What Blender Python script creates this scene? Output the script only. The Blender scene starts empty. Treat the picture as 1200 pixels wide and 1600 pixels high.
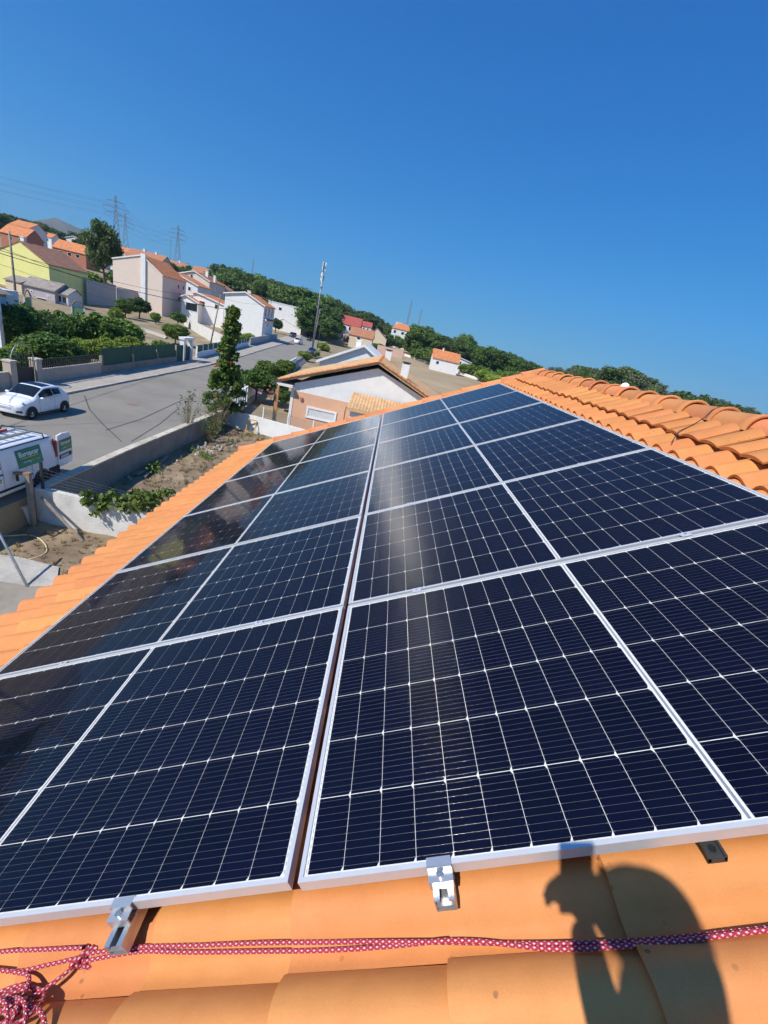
import bpy, math, random
import numpy as np
from mathutils import Vector, Matrix
R = math.radians
scene = bpy.context.scene
COL = scene.collection
# ------------------------------------------------------------------ camera
CAM = np.array([-0.0282, -0.6095, 7.8])          # standing on the roof, eye 7.8 m above the road
FPX = 660.97                                      # focal length in pixels of the 1200 x 1600 photograph
RW = np.array([[0.9765865858, 0.0273171991, 0.2133832491],
               [0.2077126160, -0.3778662405, -0.9022597040],
               [0.0559831182, 0.9254571167, -0.3746932286]])
cd = bpy.data.cameras.new('camera')
cam = bpy.data.objects.new('camera', cd); COL.objects.link(cam)
cd.sensor_fit = 'HORIZONTAL'; cd.sensor_width = 36.0; cd.lens = FPX / 1200 * 36
cd.clip_start = 0.02; cd.clip_end = 20000
M4 = Matrix.Identity(4)
for i in range(3):
    M4[i][0] = RW[0][i]; M4[i][1] = -RW[1][i]; M4[i][2] = -RW[2][i]; M4[i][3] = CAM[i]
cam.matrix_world = M4
scene.camera = cam
# ------------------------------------------------------------------ sky, sun, exposure
SUN = np.array([-0.479, -0.469, 0.742]); SUN /= np.linalg.norm(SUN)
SUN_EL = math.asin(SUN[2]); SUN_AZ = math.atan2(SUN[0], SUN[1])       # azimuth from +Y towards +X
w = bpy.data.worlds.new('World'); scene.world = w; w.use_nodes = True
nt = w.node_tree
sky = nt.nodes.new('ShaderNodeTexSky'); sky.sky_type = 'NISHITA'; sky.sun_disc = False
sky.sun_elevation = SUN_EL; sky.sun_rotation = SUN_AZ
sky.altitude = 0; sky.air_density = 1.0; sky.dust_density = 0.3; sky.ozone_density = 10.0
bg = nt.nodes['Background']; bg.inputs['Strength'].default_value = 0.1
# the phone's colour rendering: one tone curve per channel, the same for every direction of the sky
sp_ = nt.nodes.new('ShaderNodeSeparateColor'); cb_s = nt.nodes.new('ShaderNodeCombineColor'); nt.links.new(sky.outputs['Color'], sp_.inputs[0])
for k_, (gain, gam) in enumerate(((0.56, 1.42), (0.745, 0.86), (0.93, 0.60))):
    m1 = nt.nodes.new('ShaderNodeMath'); m1.operation = 'MULTIPLY'; m1.inputs[1].default_value = 0.1; nt.links.new(sp_.outputs[k_], m1.inputs[0])
    m2 = nt.nodes.new('ShaderNodeMath'); m2.operation = 'POWER'; m2.inputs[1].default_value = gam; nt.links.new(m1.outputs[0], m2.inputs[0])
    m3 = nt.nodes.new('ShaderNodeMath'); m3.operation = 'MULTIPLY'; m3.inputs[1].default_value = gain * 10; nt.links.new(m2.outputs[0], m3.inputs[0]); nt.links.new(m3.outputs[0], cb_s.inputs[k_])
nt.links.new(cb_s.outputs[0], bg.inputs['Color'])
sd = bpy.data.lights.new('sun', 'SUN'); sd.energy = 5.0; sd.angle = R(0.53); sd.color = (1.0, 0.945, 0.86)
so = bpy.data.objects.new('sun', sd); COL.objects.link(so)
so.rotation_euler = Vector(SUN.tolist()).to_track_quat('Z', 'Y').to_euler()
so.location = (-20, -20, 40)
vs = scene.view_settings
vs.view_transform = 'Standard'; vs.look = 'None'; vs.exposure = 0.12; vs.gamma = 1.0; vs.use_curve_mapping = False
cy = scene.cycles
cy.max_bounces = 8; cy.diffuse_bounces = 3; cy.glossy_bounces = 4; cy.transparent_max_bounces = 16
cy.transmission_bounces = 4; cy.volume_bounces = 0; cy.caustics_reflective = False; cy.caustics_refractive = False
cy.use_denoising = True; cy.sample_clamp_indirect = 6.0
try: cy.use_light_tree = False
except Exception: pass

# ------------------------------------------------------------------ surveying helpers
def ray(u, v):
    r = RW.T @ np.array([(u - 600) / FPX, (v - 800) / FPX, 1.0]); return r / np.linalg.norm(r)
def at(u, v, z):
    r = ray(u, v); return CAM + r * ((z - CAM[2]) / r[2])
def atY(u, v, Y):
    r = ray(u, v); return CAM + r * ((Y - CAM[1]) / r[1])
def atX(u, v, X):
    r = ray(u, v); return CAM + r * ((X - CAM[0]) / r[0])
def px(P):
    c = RW @ (np.asarray(P, float) - CAM); return 600 + FPX * c[0] / c[2], 800 + FPX * c[1] / c[2]
def ss(a, b, x):
    t = min(1.0, max(0.0, (x - a) / (b - a))); return t * t * (3 - 2 * t)
def interp(y, tab):
    if y <= tab[0][0]: return tab[0][1]
    for (a, b), (c, d) in zip(tab, tab[1:]):
        if y <= c: return b + (d - b) * (y - a) / (c - a)
    return tab[-1][1]
KERB = [(-60, -18.5), (20, -19.9), (27, -20.1), (46, -21.2), (56, -21.8), (67, -23.1), (77, -24.3), (97, -26.8), (143, -32.4), (225, -44.0), (300, -56.0)]
EDGE = [(-60, -11.75), (31.8, -11.75), (33.5, -12.6), (53.5, -15.2), (68, -16.5), (92, -18.6), (142, -23.6), (215, -33.0), (300, -44.0)]
def xl(y): return interp(y, KERB)
def xr(y): return interp(y, EDGE)
def zg(x, y):
    """height of the terrain: road level 0, our garden 1 m lower, hillside rising to the left and far behind"""
    if x > xr(y) + 0.22: z = -1.0 + ss(80, 150, y)
    else:
        d = max(0.0, xl(y) - 5.5 - x)
        z = min(12.0, 0.06 * d) * (0.08 + 0.92 * ss(22, 85, d))
    return z + 0.045 * min(300.0, max(0.0, y - 190.0)) * (1 - 0.75 * ss(30, 120, x))
def gp(u, v):
    r = ray(u, v); h = math.hypot(r[0], r[1]); s = 5.0
    while s < 1500:
        p = CAM + r * (s / h)
        if p[2] <= zg(p[0], p[1]): break
        s += 0.1 if s < 60 else 0.5
    return p
def height_to(p, v):
    lo, hi = 0.0, 90.0
    for _ in range(30):
        m = (lo + hi) / 2
        if px((p[0], p[1], p[2] + m))[1] > v: lo = m
        else: hi = m
    return lo
def gD(u, D):
    """terrain point under image column u (on the horizon) at distance D"""
    v = 384 + 0.2363 * u
    r = ray(u, v); h = math.hypot(r[0], r[1]); p = CAM + r * (D / h)
    return np.array([p[0], p[1], zg(p[0], p[1])])

# ------------------------------------------------------------------ object helpers
class MB:
    """collects faces, builds ONE mesh object"""
    def __init__(s): s.v = []; s.f = []; s.mi = []; s.cur = 0
    def quad(s, *p):
        n = len(s.v); s.v += [tuple(map(float, q)) for q in p]; s.f.append(tuple(range(n, n + len(p)))); s.mi.append(s.cur); return s
    def hexa(s, p):
        n = len(s.v); s.v += [tuple(map(float, q)) for q in p]
        for a in ((0,3,2,1),(4,5,6,7),(0,1,5,4),(1,2,6,5),(2,3,7,6),(3,0,4,7)):
            s.f.append(tuple(n + i for i in a)); s.mi.append(s.cur)
        return s
    def box(s, x0, x1, y0, y1, z0, z1):
        return s.hexa([(x0,y0,z0),(x1,y0,z0),(x1,y1,z0),(x0,y1,z0),(x0,y0,z1),(x1,y0,z1),(x1,y1,z1),(x0,y1,z1)])
    def bar(s, a, b, wd, ht=None, up=(0,0,1)):
        """rectangular bar between two points"""
        ht = ht or wd; a = Vector(a); b = Vector(b); d = (b - a).normalized(); up = Vector(up)
        if abs(d.dot(up)) > 0.98: up = Vector((1,0,0))
        sx = d.cross(up).normalized() * wd / 2; sy = sx.cross(d).normalized() * ht / 2
        return s.hexa([a-sx-sy, a+sx-sy, a+sx+sy, a-sx+sy, b-sx-sy, b+sx-sy, b+sx+sy, b-sx+sy])
    def tube(s, pts, r, n=8, caps=True):
        pts = [Vector(p) for p in pts]; m = len(pts); rs = r if isinstance(r, (list, tuple)) else [r] * m
        base = len(s.v); prev = None
        for i, p in enumerate(pts):
            d = (pts[min(i+1, m-1)] - pts[max(i-1, 0)]).normalized()
            if prev is None: prev = d.orthogonal().normalized()
            prev = (prev - d * prev.dot(d)).normalized(); q = d.cross(prev)
            for k in range(n):
                a = 2 * math.pi * k / n; c = p + (prev * math.cos(a) + q * math.sin(a)) * rs[i]; s.v.append(tuple(c))
        for i in range(m - 1):
            for k in range(n):
                a = base + i * n + k; b = base + i * n + (k + 1) % n
                s.f.append((a, b, b + n, a + n)); s.mi.append(s.cur)
        if caps:
            s.f.append(tuple(base + k for k in range(n - 1, -1, -1))); s.mi.append(s.cur)
            s.f.append(tuple(base + (m - 1) * n + k for k in range(n))); s.mi.append(s.cur)
        return s
    def prism(s, poly, a, b, axis='z'):
        """extrude a 2-D polygon: axis z (x,y), y (x,z), x (y,z)"""
        def P(q, t):
            return (q[0], q[1], t) if axis == 'z' else (q[0], t, q[1]) if axis == 'y' else (t, q[0], q[1])
        n = len(poly); o = len(s.v)
        s.v += [tuple(map(float, P(q, a))) for q in poly] + [tuple(map(float, P(q, b))) for q in poly]
        s.f.append(tuple(o + i for i in range(n - 1, -1, -1))); s.f.append(tuple(o + n + i for i in range(n))); s.mi += [s.cur, s.cur]
        for i in range(n):
            j = (i + 1) % n; s.f.append((o + i, o + j, o + n + j, o + n + i)); s.mi.append(s.cur)
        return s
    def grid(s, fn, nu, nv):
        o = len(s.v)
        for i in range(nu + 1):
            for j in range(nv + 1): s.v.append(tuple(map(float, fn(i / nu, j / nv))))
        for i in range(nu):
            for j in range(nv):
                a = o + i * (nv + 1) + j; s.f.append((a, a + nv + 1, a + nv + 2, a + 1)); s.mi.append(s.cur)
        return s
    def mesh(s, name, mats, smooth=False, fix=True):
        me = bpy.data.meshes.new(name); me.from_pydata(s.v, [], s.f)
        mats = mats if isinstance(mats, (list, tuple)) else [mats]
        for m in mats: me.materials.append(m)
        if any(s.mi): me.polygons.foreach_set('material_index', s.mi)
        if smooth: me.polygons.foreach_set('use_smooth', [True] * len(s.f))
        if fix:
            import bmesh
            bm = bmesh.new(); bm.from_mesh(me); bmesh.ops.recalc_face_normals(bm, faces=bm.faces); bm.to_mesh(me); bm.free()
        me.update(); return me
    def build(s, name, mats, parent=None, smooth=False, fix=True, **k):
        o = bpy.data.objects.new(name, s.mesh(name, mats, smooth, fix)); COL.objects.link(o)
        if parent: o.parent = parent
        return tag(o, **k)
def tag(o, label=None, cat=None, group=None, kind=None):
    if label: o['label'] = label
    if cat: o['category'] = cat
    if group: o['group'] = group
    if kind: o['kind'] = kind
    return o
def thing(name, label, cat, loc=(0,0,0), rz=0.0, group=None):
    o = bpy.data.objects.new(name, None); COL.objects.link(o); o.empty_display_size = 0.3
    o.location = loc; o.rotation_euler = (0, 0, rz)
    return tag(o, label, cat, group)
def inst(name, me, parent=None, loc=(0,0,0), rot=(0,0,0), sc=None, **k):
    o = bpy.data.objects.new(name, me); COL.objects.link(o); o.location = loc; o.rotation_euler = rot
    if sc is not None: o.scale = sc if isinstance(sc, (list, tuple)) else (sc, sc, sc)
    if parent: o.parent = parent
    return tag(o, **k)
def copy_tree(o, parent=None):
    c = o.copy(); COL.objects.link(c); c.parent = parent
    for ch in list(o.children): copy_tree(ch, c)
    return c
# ------------------------------------------------------------------ materials
MAT = {}
def mat(name, col, rough=0.8, var=0.12, scale=3.0, bump=0.0, bscale=None, metal=0.0, spec=0.5, coat=0.0,
        col2=None, dirt=0.0, dscale=0.6, rnd=0.0, coords='Object'):
    """Principled material with noise variation, optional second colour, dirt and bump"""
    m = bpy.data.materials.new(name); m.use_nodes = True; MAT[name] = m
    n = m.node_tree.nodes; l = m.node_tree.links; b = n['Principled BSDF']
    b.inputs['Roughness'].default_value = rough; b.inputs['Metallic'].default_value = metal
    b.inputs['Specular IOR Level'].default_value = spec; b.inputs['Coat Weight'].default_value = coat; b.inputs['Coat Roughness'].default_value = 0.06
    tc = n.new('ShaderNodeTexCoord')
    no = n.new('ShaderNodeTexNoise'); no.inputs['Scale'].default_value = scale; no.inputs['Detail'].default_value = 6; no.inputs['Roughness'].default_value = 0.65
    l.new(tc.outputs[coords], no.inputs['Vector'])
    mr = n.new('ShaderNodeMapRange'); mr.inputs['From Min'].default_value = 0.3; mr.inputs['From Max'].default_value = 0.7
    l.new(no.outputs['Fac'], mr.inputs['Value'])
    mx = n.new('ShaderNodeMix'); mx.data_type = 'RGBA'
    c1 = [max(0, c * (1 - var)) for c in col]; c2 = col2 if col2 else [min(1, c * (1 + var)) for c in col]
    mx.inputs['A'].default_value = (*c1, 1); mx.inputs['B'].default_value = (*c2, 1)
    l.new(mr.outputs['Result'], mx.inputs['Factor'])
    out = mx.outputs['Result']
    if dirt:
        dn = n.new('ShaderNodeTexNoise'); dn.inputs['Scale'].default_value = dscale; dn.inputs['Detail'].default_value = 8; dn.inputs['Roughness'].default_value = 0.7
        l.new(tc.outputs[coords], dn.inputs['Vector'])
        dr = n.new('ShaderNodeMapRange'); dr.inputs['From Min'].default_value = 0.5; dr.inputs['From Max'].default_value = 0.72
        dr.inputs['To Max'].default_value = dirt; l.new(dn.outputs['Fac'], dr.inputs['Value'])
        m2 = n.new('ShaderNodeMix'); m2.data_type = 'RGBA'; l.new(dr.outputs['Result'], m2.inputs['Factor'])
        l.new(out, m2.inputs['A']); m2.inputs['B'].default_value = (col[0]*.35+.02, col[1]*.33+.018, col[2]*.3+.012, 1); out = m2.outputs['Result']
    if rnd:
        oi = n.new('ShaderNodeObjectInfo'); hs = n.new('ShaderNodeHueSaturation')
        r1 = n.new('ShaderNodeMapRange'); r1.inputs['To Min'].default_value = 1 - rnd; r1.inputs['To Max'].default_value = 1 + rnd
        l.new(oi.outputs['Random'], r1.inputs['Value']); l.new(r1.outputs['Result'], hs.inputs['Value'])
        r2 = n.new('ShaderNodeMapRange'); r2.inputs['To Min'].default_value = 0.5 - rnd * 0.05; r2.inputs['To Max'].default_value = 0.5 + rnd * 0.05
        ml = n.new('ShaderNodeMath'); ml.operation = 'MULTIPLY'; ml.inputs[1].default_value = 7.31; fr = n.new('ShaderNodeMath'); fr.operation = 'FRACT'
        l.new(oi.outputs['Random'], ml.inputs[0]); l.new(ml.outputs[0], fr.inputs[0]); l.new(fr.outputs[0], r2.inputs['Value']); l.new(r2.outputs['Result'], hs.inputs['Hue'])
        l.new(out, hs.inputs['Color']); out = hs.outputs['Color']
    l.new(out, b.inputs['Base Color'])
    if bump:
        bn = n.new('ShaderNodeTexNoise'); bn.inputs['Scale'].default_value = bscale or scale * 4; bn.inputs['Detail'].default_value = 8
        l.new(tc.outputs[coords], bn.inputs['Vector'])
        bp = n.new('ShaderNodeBump'); bp.inputs['Strength'].default_value = bump; bp.inputs['Distance'].default_value = 0.02
        l.new(bn.outputs['Fac'], bp.inputs['Height']); l.new(bp.outputs['Normal'], b.inputs['Normal'])
    return m
def leafmat(name, a, b2, trans=0.25, rough=0.55):
    m = bpy.data.materials.new(name); m.use_nodes = True; MAT[name] = m
    n = m.node_tree.nodes; l = m.node_tree.links; b = n['Principled BSDF']
    g = n.new('ShaderNodeNewGeometry'); mx = n.new('ShaderNodeMix'); mx.data_type = 'RGBA'
    mx.inputs['A'].default_value = (*a, 1); mx.inputs['B'].default_value = (*b2, 1)
    tc = n.new('ShaderNodeTexCoord'); no = n.new('ShaderNodeTexNoise'); no.inputs['Scale'].default_value = 0.75; no.inputs['Detail'].default_value = 4; l.new(tc.outputs['Object'], no.inputs['Vector'])
    nr = n.new('ShaderNodeMapRange'); nr.inputs['From Min'].default_value = .36; nr.inputs['From Max'].default_value = .64; l.new(no.outputs['Fac'], nr.inputs['Value'])
    av = n.new('ShaderNodeMix'); av.data_type = 'FLOAT'; av.inputs['Factor'].default_value = .5; l.new(g.outputs['Random Per Island'], av.inputs['A']); l.new(nr.outputs['Result'], av.inputs['B'])
    l.new(av.outputs['Result'], mx.inputs['Factor'])
    oi = n.new('ShaderNodeObjectInfo'); hs = n.new('ShaderNodeHueSaturation'); r1 = n.new('ShaderNodeMapRange')
    r1.inputs['To Min'].default_value = 0.75; r1.inputs['To Max'].default_value = 1.3
    l.new(oi.outputs['Random'], r1.inputs['Value']); l.new(r1.outputs['Result'], hs.inputs['Value']); l.new(mx.outputs['Result'], hs.inputs['Color'])
    l.new(hs.outputs['Color'], b.inputs['Base Color']); b.inputs['Roughness'].default_value = rough; b.inputs['Specular IOR Level'].default_value = 0.35
    tr = n.new('ShaderNodeBsdfTranslucent'); l.new(hs.outputs['Color'], tr.inputs['Color'])
    ms = n.new('ShaderNodeMixShader'); ms.inputs['Fac'].default_value = trans
    l.new(b.outputs[0], ms.inputs[1]); l.new(tr.outputs[0], ms.inputs[2]); l.new(ms.outputs[0], n['Material Output'].inputs['Surface'])
    return m
def rooftile_mat(name, col, pitch=0.22, rnd=0.0):
    """far tiled roofs: fine barrel relief along local x + colour wear"""
    m = mat(name, col, 0.85, 0.25, 1.2, dirt=0.35, dscale=0.8, rnd=rnd)
    n = m.node_tree.nodes; l = m.node_tree.links; b = n['Principled BSDF']
    tc = n.new('ShaderNodeTexCoord'); sp = n.new('ShaderNodeSeparateXYZ'); l.new(tc.outputs['Object'], sp.inputs[0])
    mu = n.new('ShaderNodeMath'); mu.operation = 'MULTIPLY'; mu.inputs[1].default_value = 2 * math.pi / pitch; l.new(sp.outputs['Y'], mu.inputs[0])
    si = n.new('ShaderNodeMath'); si.operation = 'SINE'; l.new(mu.outputs[0], si.inputs[0])
    bp = n.new('ShaderNodeBump'); bp.inputs['Strength'].default_value = 0.6; bp.inputs['Distance'].default_value = 0.04
    l.new(si.outputs[0], bp.inputs['Height']); l.new(bp.outputs['Normal'], b.inputs['Normal'])
    return m
mat('white_wall', (0.80, 0.79, 0.77), 0.9, 0.05, 1.5, 0.15, 40, dirt=0.12, dscale=0.5)
mat('white_wall2', (0.74, 0.75, 0.76), 0.9, 0.06, 1.0, 0.1, 30, dirt=0.18)
mat('rough_white', (0.66, 0.64, 0.60), 0.95, 0.10, 2.0, 0.9, 22, dirt=0.3, dscale=1.3)
mat('peach', (0.72, 0.42, 0.27), 0.9, 0.05, 1.0, 0.1, 30)
mat('peach_light', (0.76, 0.62, 0.52), 0.9, 0.05, 0.6, dirt=0.08)
mat('yellow', (0.84, 0.79, 0.30), 0.9, 0.05, 0.5, dirt=0.1)
mat('cream', (0.70, 0.58, 0.42), 0.9, 0.08, 0.6, dirt=0.15)
mat('pink', (0.58, 0.38, 0.31), 0.9, 0.08, 0.8, dirt=0.2)
mat('lilac', (0.45, 0.40, 0.42), 0.9, 0.06, 0.8)
mat('grey_render', (0.42, 0.41, 0.40), 0.95, 0.12, 0.6, dirt=0.3)
mat('concrete', (0.30, 0.26, 0.21), 0.95, 0.14, 1.5, 0.4, 20, dirt=0.55, dscale=0.9)
mat('coping', (0.56, 0.50, 0.40), 0.95, 0.12, 2.0, 0.4, 25, dirt=0.35, dscale=1.5, rnd=0.08)
mat('beige_wall', (0.47, 0.40, 0.33), 0.95, 0.1, 1.0, 0.3, 18, dirt=0.35)
mat('asphalt', (0.25, 0.23, 0.195), 0.95, 0.12, 0.35, 0.5, 90, dirt=0.25, dscale=0.22)
mat('pavement', (0.40, 0.36, 0.31), 0.95, 0.12, 0.9, 0.5, 30, dirt=0.3)
mat('kerb', (0.46, 0.43, 0.38), 0.95, 0.1, 2.0, dirt=0.3, rnd=0.1)
mat('dry_ground', (0.25, 0.19, 0.10), 1.0, 0.2, 0.25, 0.6, 6, col2=(0.40, 0.31, 0.185), dirt=0.4, dscale=0.12)
mat('yard_dirt', (0.21, 0.145, 0.09), 1.0, 0.25, 0.8, 0.9, 9, col2=(0.36, 0.27, 0.175), dirt=0.4, dscale=0.9)
mat('field', (0.33, 0.245, 0.145), 1.0, 0.15, 0.05, 0.6, 3, col2=(0.45, 0.34, 0.20), dirt=0.3, dscale=0.03)
mat('metal_dark', (0.03, 0.035, 0.04), 0.5, 0.1, 5)
mat('metal_grey', (0.30, 0.31, 0.32), 0.5, 0.1, 5, metal=0.6)
mat('pylon', (0.27, 0.29, 0.31), 0.7, 0.05, 1)
mat('steel', (0.55, 0.56, 0.57), 0.35, 0.06, 12, metal=0.9)
mat('galv', (0.50, 0.52, 0.53), 0.45, 0.15, 8, metal=0.7)
mat('wood', (0.26, 0.17, 0.10), 0.85, 0.25, 4, 0.4, 30)
mat('wood_grey', (0.30, 0.25, 0.20), 0.9, 0.25, 6, 0.5, 30)
mat('wood_orange', (0.52, 0.26, 0.11), 0.7, 0.15, 5)
mat('green_mesh', (0.020, 0.085, 0.055), 0.75, 0.15, 1.0)
mat('green_mesh_pale', (0.16, 0.30, 0.16), 0.8, 0.15, 1.0)
mat('glass_dark', (0.02, 0.024, 0.03), 0.08, 0.1, 1.0, spec=0.8)
mat('pane_grey', (0.10, 0.11, 0.12), 0.15, 0.1, 1.0, spec=0.7)
mat('shutter', (0.62, 0.63, 0.64), 0.6, 0.04, 3)
mat('frame_white', (0.80, 0.80, 0.80), 0.5, 0.03, 3)
mat('bark', (0.10, 0.07, 0.05), 0.95, 0.3, 3, 0.5, 20)
mat('wire', (0.02, 0.02, 0.02), 0.6, 0.05, 1)
mat('brick_red', (0.42, 0.17, 0.10), 0.9, 0.15, 2)
mat('rubber', (0.012, 0.012, 0.013), 0.7, 0.2, 10)
mat('stone', (0.40, 0.35, 0.29), 0.95, 0.2, 3, 0.4, 12, rnd=0.2)
mat('hose', (0.62, 0.52, 0.30), 0.5, 0.1, 3)
mat('yellow_paint', (0.62, 0.42, 0.03), 0.45, 0.12, 5, dirt=0.25, dscale=4)
rooftile_mat('roof_orange', (0.62, 0.225, 0.085)); rooftile_mat('roof_brown', (0.36, 0.175, 0.105)); rooftile_mat('roof_red', (0.42, 0.09, 0.07))
rooftile_mat('roof_old', (0.44, 0.19, 0.10)); rooftile_mat('roof_grey', (0.30, 0.26, 0.23))
leafmat('leaf_dark', (0.028, 0.065, 0.010), (0.12, 0.21, 0.035)); leafmat('leaf_mid', (0.055, 0.12, 0.014), (0.22, 0.33, 0.055))
leafmat('leaf_bright', (0.13, 0.22, 0.02), (0.38, 0.47, 0.08), 0.35); leafmat('leaf_pine', (0.035, 0.065, 0.014), (0.17, 0.24, 0.055), 0.25)
leafmat('leaf_olive', (0.08, 0.10, 0.045), (0.22, 0.25, 0.12), 0.2); leafmat('leaf_dry', (0.20, 0.15, 0.07), (0.42, 0.34, 0.18), 0.3)
leafmat('leaf_vine', (0.06, 0.13, 0.015), (0.22, 0.30, 0.06), 0.35)
leafmat('petal_orange', (0.55, 0.10, 0.015), (0.75, 0.20, 0.04), 0.3); leafmat('petal_pink', (0.6, 0.25, 0.28), (0.8, 0.5, 0.5), 0.3)
# ================================================================== terrain, road, pavement
def axis(*segs):
    out = []
    for a, b, st in segs: out += list(np.arange(a, b, st))
    return out + [segs[-1][1]]
GX = axis((-1600, -400, 200), (-400, -120, 20), (-120, -40, 5), (-40, -12, 2)) [:-1] + [-12, -11.60, -11.50] + axis((-8, 40, 4), (40, 160, 15), (160, 1600, 180))
GY = axis((-400, -60, 60), (-60, 160, 4), (160, 320, 10), (320, 520, 20), (520, 2400, 235))
def terrain():
    V = []
    for y in GY:
        for x in GX:
            x2 = x + (xr(min(y, 300)) + 11.75) * math.exp(-((x + 11.75) / 14) ** 2) if -60 < x < 40 else x
            V.append((x2, y, zg(x2, y)))
    nx = len(GX); F = []
    for j in range(len(GY) - 1):
        for i in range(nx - 1):
            a = j * nx + i; F.append((a, a + 1, a + nx + 1, a + nx))
    me = bpy.data.meshes.new('ground'); me.from_pydata(V, [], F); me.materials.append(MAT['dry_ground'])
    o = bpy.data.objects.new('ground', me); COL.objects.link(o); return tag(o, kind='structure')
terrain()
def strip(name, fa, fb, ys, dz, m, n=1, **k):
    b = MB(); o = 0
    for y in ys:
        for i in range(n + 1):
            x = fa(y) + (fb(y) - fa(y)) * i / n; b.v.append((x, y, zg(x, y) + dz))
    for j in range(len(ys) - 1):
        for i in range(n):
            a = j * (n + 1) + i; b.f.append((a, a + 1, a + n + 2, a + n + 1)); b.mi.append(0)
    return b.build(name, MAT[m], fix=False, **k)
YS = axis((-60, 300, 2))
strip('road', xl, lambda y: xr(y) + (0.06 if y < 32 else 0.0), YS, 0.02, 'asphalt', 5, kind='structure')
WALLX = lambda y: xl(y) - 2.45 - 0.012 * max(0, y - 30)
strip('pavement', lambda y: WALLX(y) - 0.2, lambda y: xl(y) - 0.16, YS, 0.13, 'pavement', 2, kind='structure')
kerb = MB()
kerb_o = tag(bpy.data.objects.new('kerb', None), kind='structure'); COL.objects.link(kerb_o)
for y in np.arange(14, 150, 1.0):
    if 53.5 < y < 56.5: continue
    b = MB(); a = (xl(y + .01), y + .01); c = (xl(y + .99), y + .99); z = max(zg(*a), zg(*c))
    h = random.Random(int(y)).uniform(.135, .15)
    b.hexa([(a[0]-.16, a[1], z-.1), (a[0], a[1], z-.1), (c[0], c[1], z-.1), (c[0]-.16, c[1], z-.1),
            (a[0]-.16, a[1], z+h), (a[0]-.02, a[1], z+h), (c[0]-.02, c[1], z+h), (c[0]-.16, c[1], z+h)])
    b.build('kerb_stone', MAT['kerb'], kerb_o)
# far edge of the street on the right side beyond the neighbour: low concrete edging
strip('verge', lambda y: xr(y), lambda y: xr(y) + 0.9, axis((33.6, 200, 3)), 0.06, 'pavement', 1, kind='structure')
# our garden strip with bare earth
yd = MB()
def yard_h(x, y): return -0.97 + 0.05 * math.sin(x * 1.7 + y) * math.cos(y * 1.1) + 0.03 * math.sin(5 * x + 3 * y)
yd.grid(lambda u, v: (-11.44 + 9.2 * u, 2 + 29.9 * v, yard_h(-11.44 + 9.2 * u, 2 + 29.9 * v)), 40, 100)
yd.build('garden_soil', MAT['yard_dirt'], smooth=True, kind='structure')
# dry field beyond the neighbour
fl = MB(); fp = [(-6, 62), (62, 62), (58, 150), (39, 158), (9, 262), (-14, 262), (-16, 150)]
fl.grid(lambda u, v: ((-14 - 4 * v) * (1 - u) + u * (70 - 62 * v), 66 + 190 * v, zg((-14 - 4 * v) * (1 - u) + u * (70 - 62 * v), 66 + 190 * v) + .05), 20, 60)
fl.build('field', MAT['field'], smooth=True, fix=False, kind='structure')

# ================================================================== our house and its tiled roof
A = R(27.0); CA, SA = math.cos(A), math.sin(A); OZ = 6.5419
def rw(x, y, n): return (x * CA - n * SA, y, OZ + x * SA + n * CA)      # roof coordinates -> world
ROT = (0, -A, 0)
tm = mat('terracotta', (0.60, 0.228, 0.070), 0.64, 0.05, 4.0, 0.10, 420, spec=0.32, col2=(0.66, 0.272, 0.092), dirt=0.0, dscale=5.0, rnd=0.10)
def add_spots(m):
    """lichen / soot spots that sit on the clay, each with a shape of its own"""
    n = m.node_tree.nodes; l = m.node_tree.links; b = n['Principled BSDF']; src = b.inputs['Base Color'].links[0].from_socket
    tc = n.new('ShaderNodeTexCoord'); oi = n.new('ShaderNodeObjectInfo'); ad = n.new('ShaderNodeVectorMath'); ad.operation = 'ADD'
    l.new(tc.outputs['Object'], ad.inputs[0]); l.new(oi.outputs['Location'], ad.inputs[1])
    vo = n.new('ShaderNodeTexVoronoi'); vo.inputs['Scale'].default_value = 26; vo.inputs['Randomness'].default_value = 1; l.new(ad.outputs[0], vo.inputs['Vector'])
    ms = n.new('ShaderNodeTexNoise'); ms.inputs['Scale'].default_value = 3.2; ms.inputs['Detail'].default_value = 3; l.new(ad.outputs[0], ms.inputs['Vector'])
    f1 = n.new('ShaderNodeTexNoise'); f1.inputs['Scale'].default_value = 120; l.new(ad.outputs[0], f1.inputs['Vector'])
    s1 = n.new('ShaderNodeMath'); s1.operation = 'MULTIPLY_ADD'; s1.inputs[1].default_value = 0.12; l.new(f1.outputs['Fac'], s1.inputs[0]); l.new(vo.outputs['Distance'], s1.inputs[2])
    r1 = n.new('ShaderNodeMapRange'); r1.inputs['From Min'].default_value = 0.17; r1.inputs['From Max'].default_value = 0.24; r1.inputs['To Min'].default_value = 1; r1.inputs['To Max'].default_value = 0; l.new(s1.outputs[0], r1.inputs['Value'])
    r2 = n.new('ShaderNodeMapRange'); r2.inputs['From Min'].default_value = 0.60; r2.inputs['From Max'].default_value = 0.70; r2.inputs['To Max'].default_value = 0.62; l.new(ms.outputs['Fac'], r2.inputs['Value'])
    mu = n.new('ShaderNodeMath'); mu.operation = 'MULTIPLY'; l.new(r1.outputs['Result'], mu.inputs[0]); l.new(r2.outputs['Result'], mu.inputs[1])
    mx = n.new('ShaderNodeMix'); mx.data_type = 'RGBA'; mx.inputs['B'].default_value = (0.10, 0.05, 0.025, 1)
    l.new(mu.outputs[0], mx.inputs['Factor']); l.new(src, mx.inputs['A']); l.new(mx.outputs['Result'], b.inputs['Base Color'])
add_spots(tm)
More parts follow.
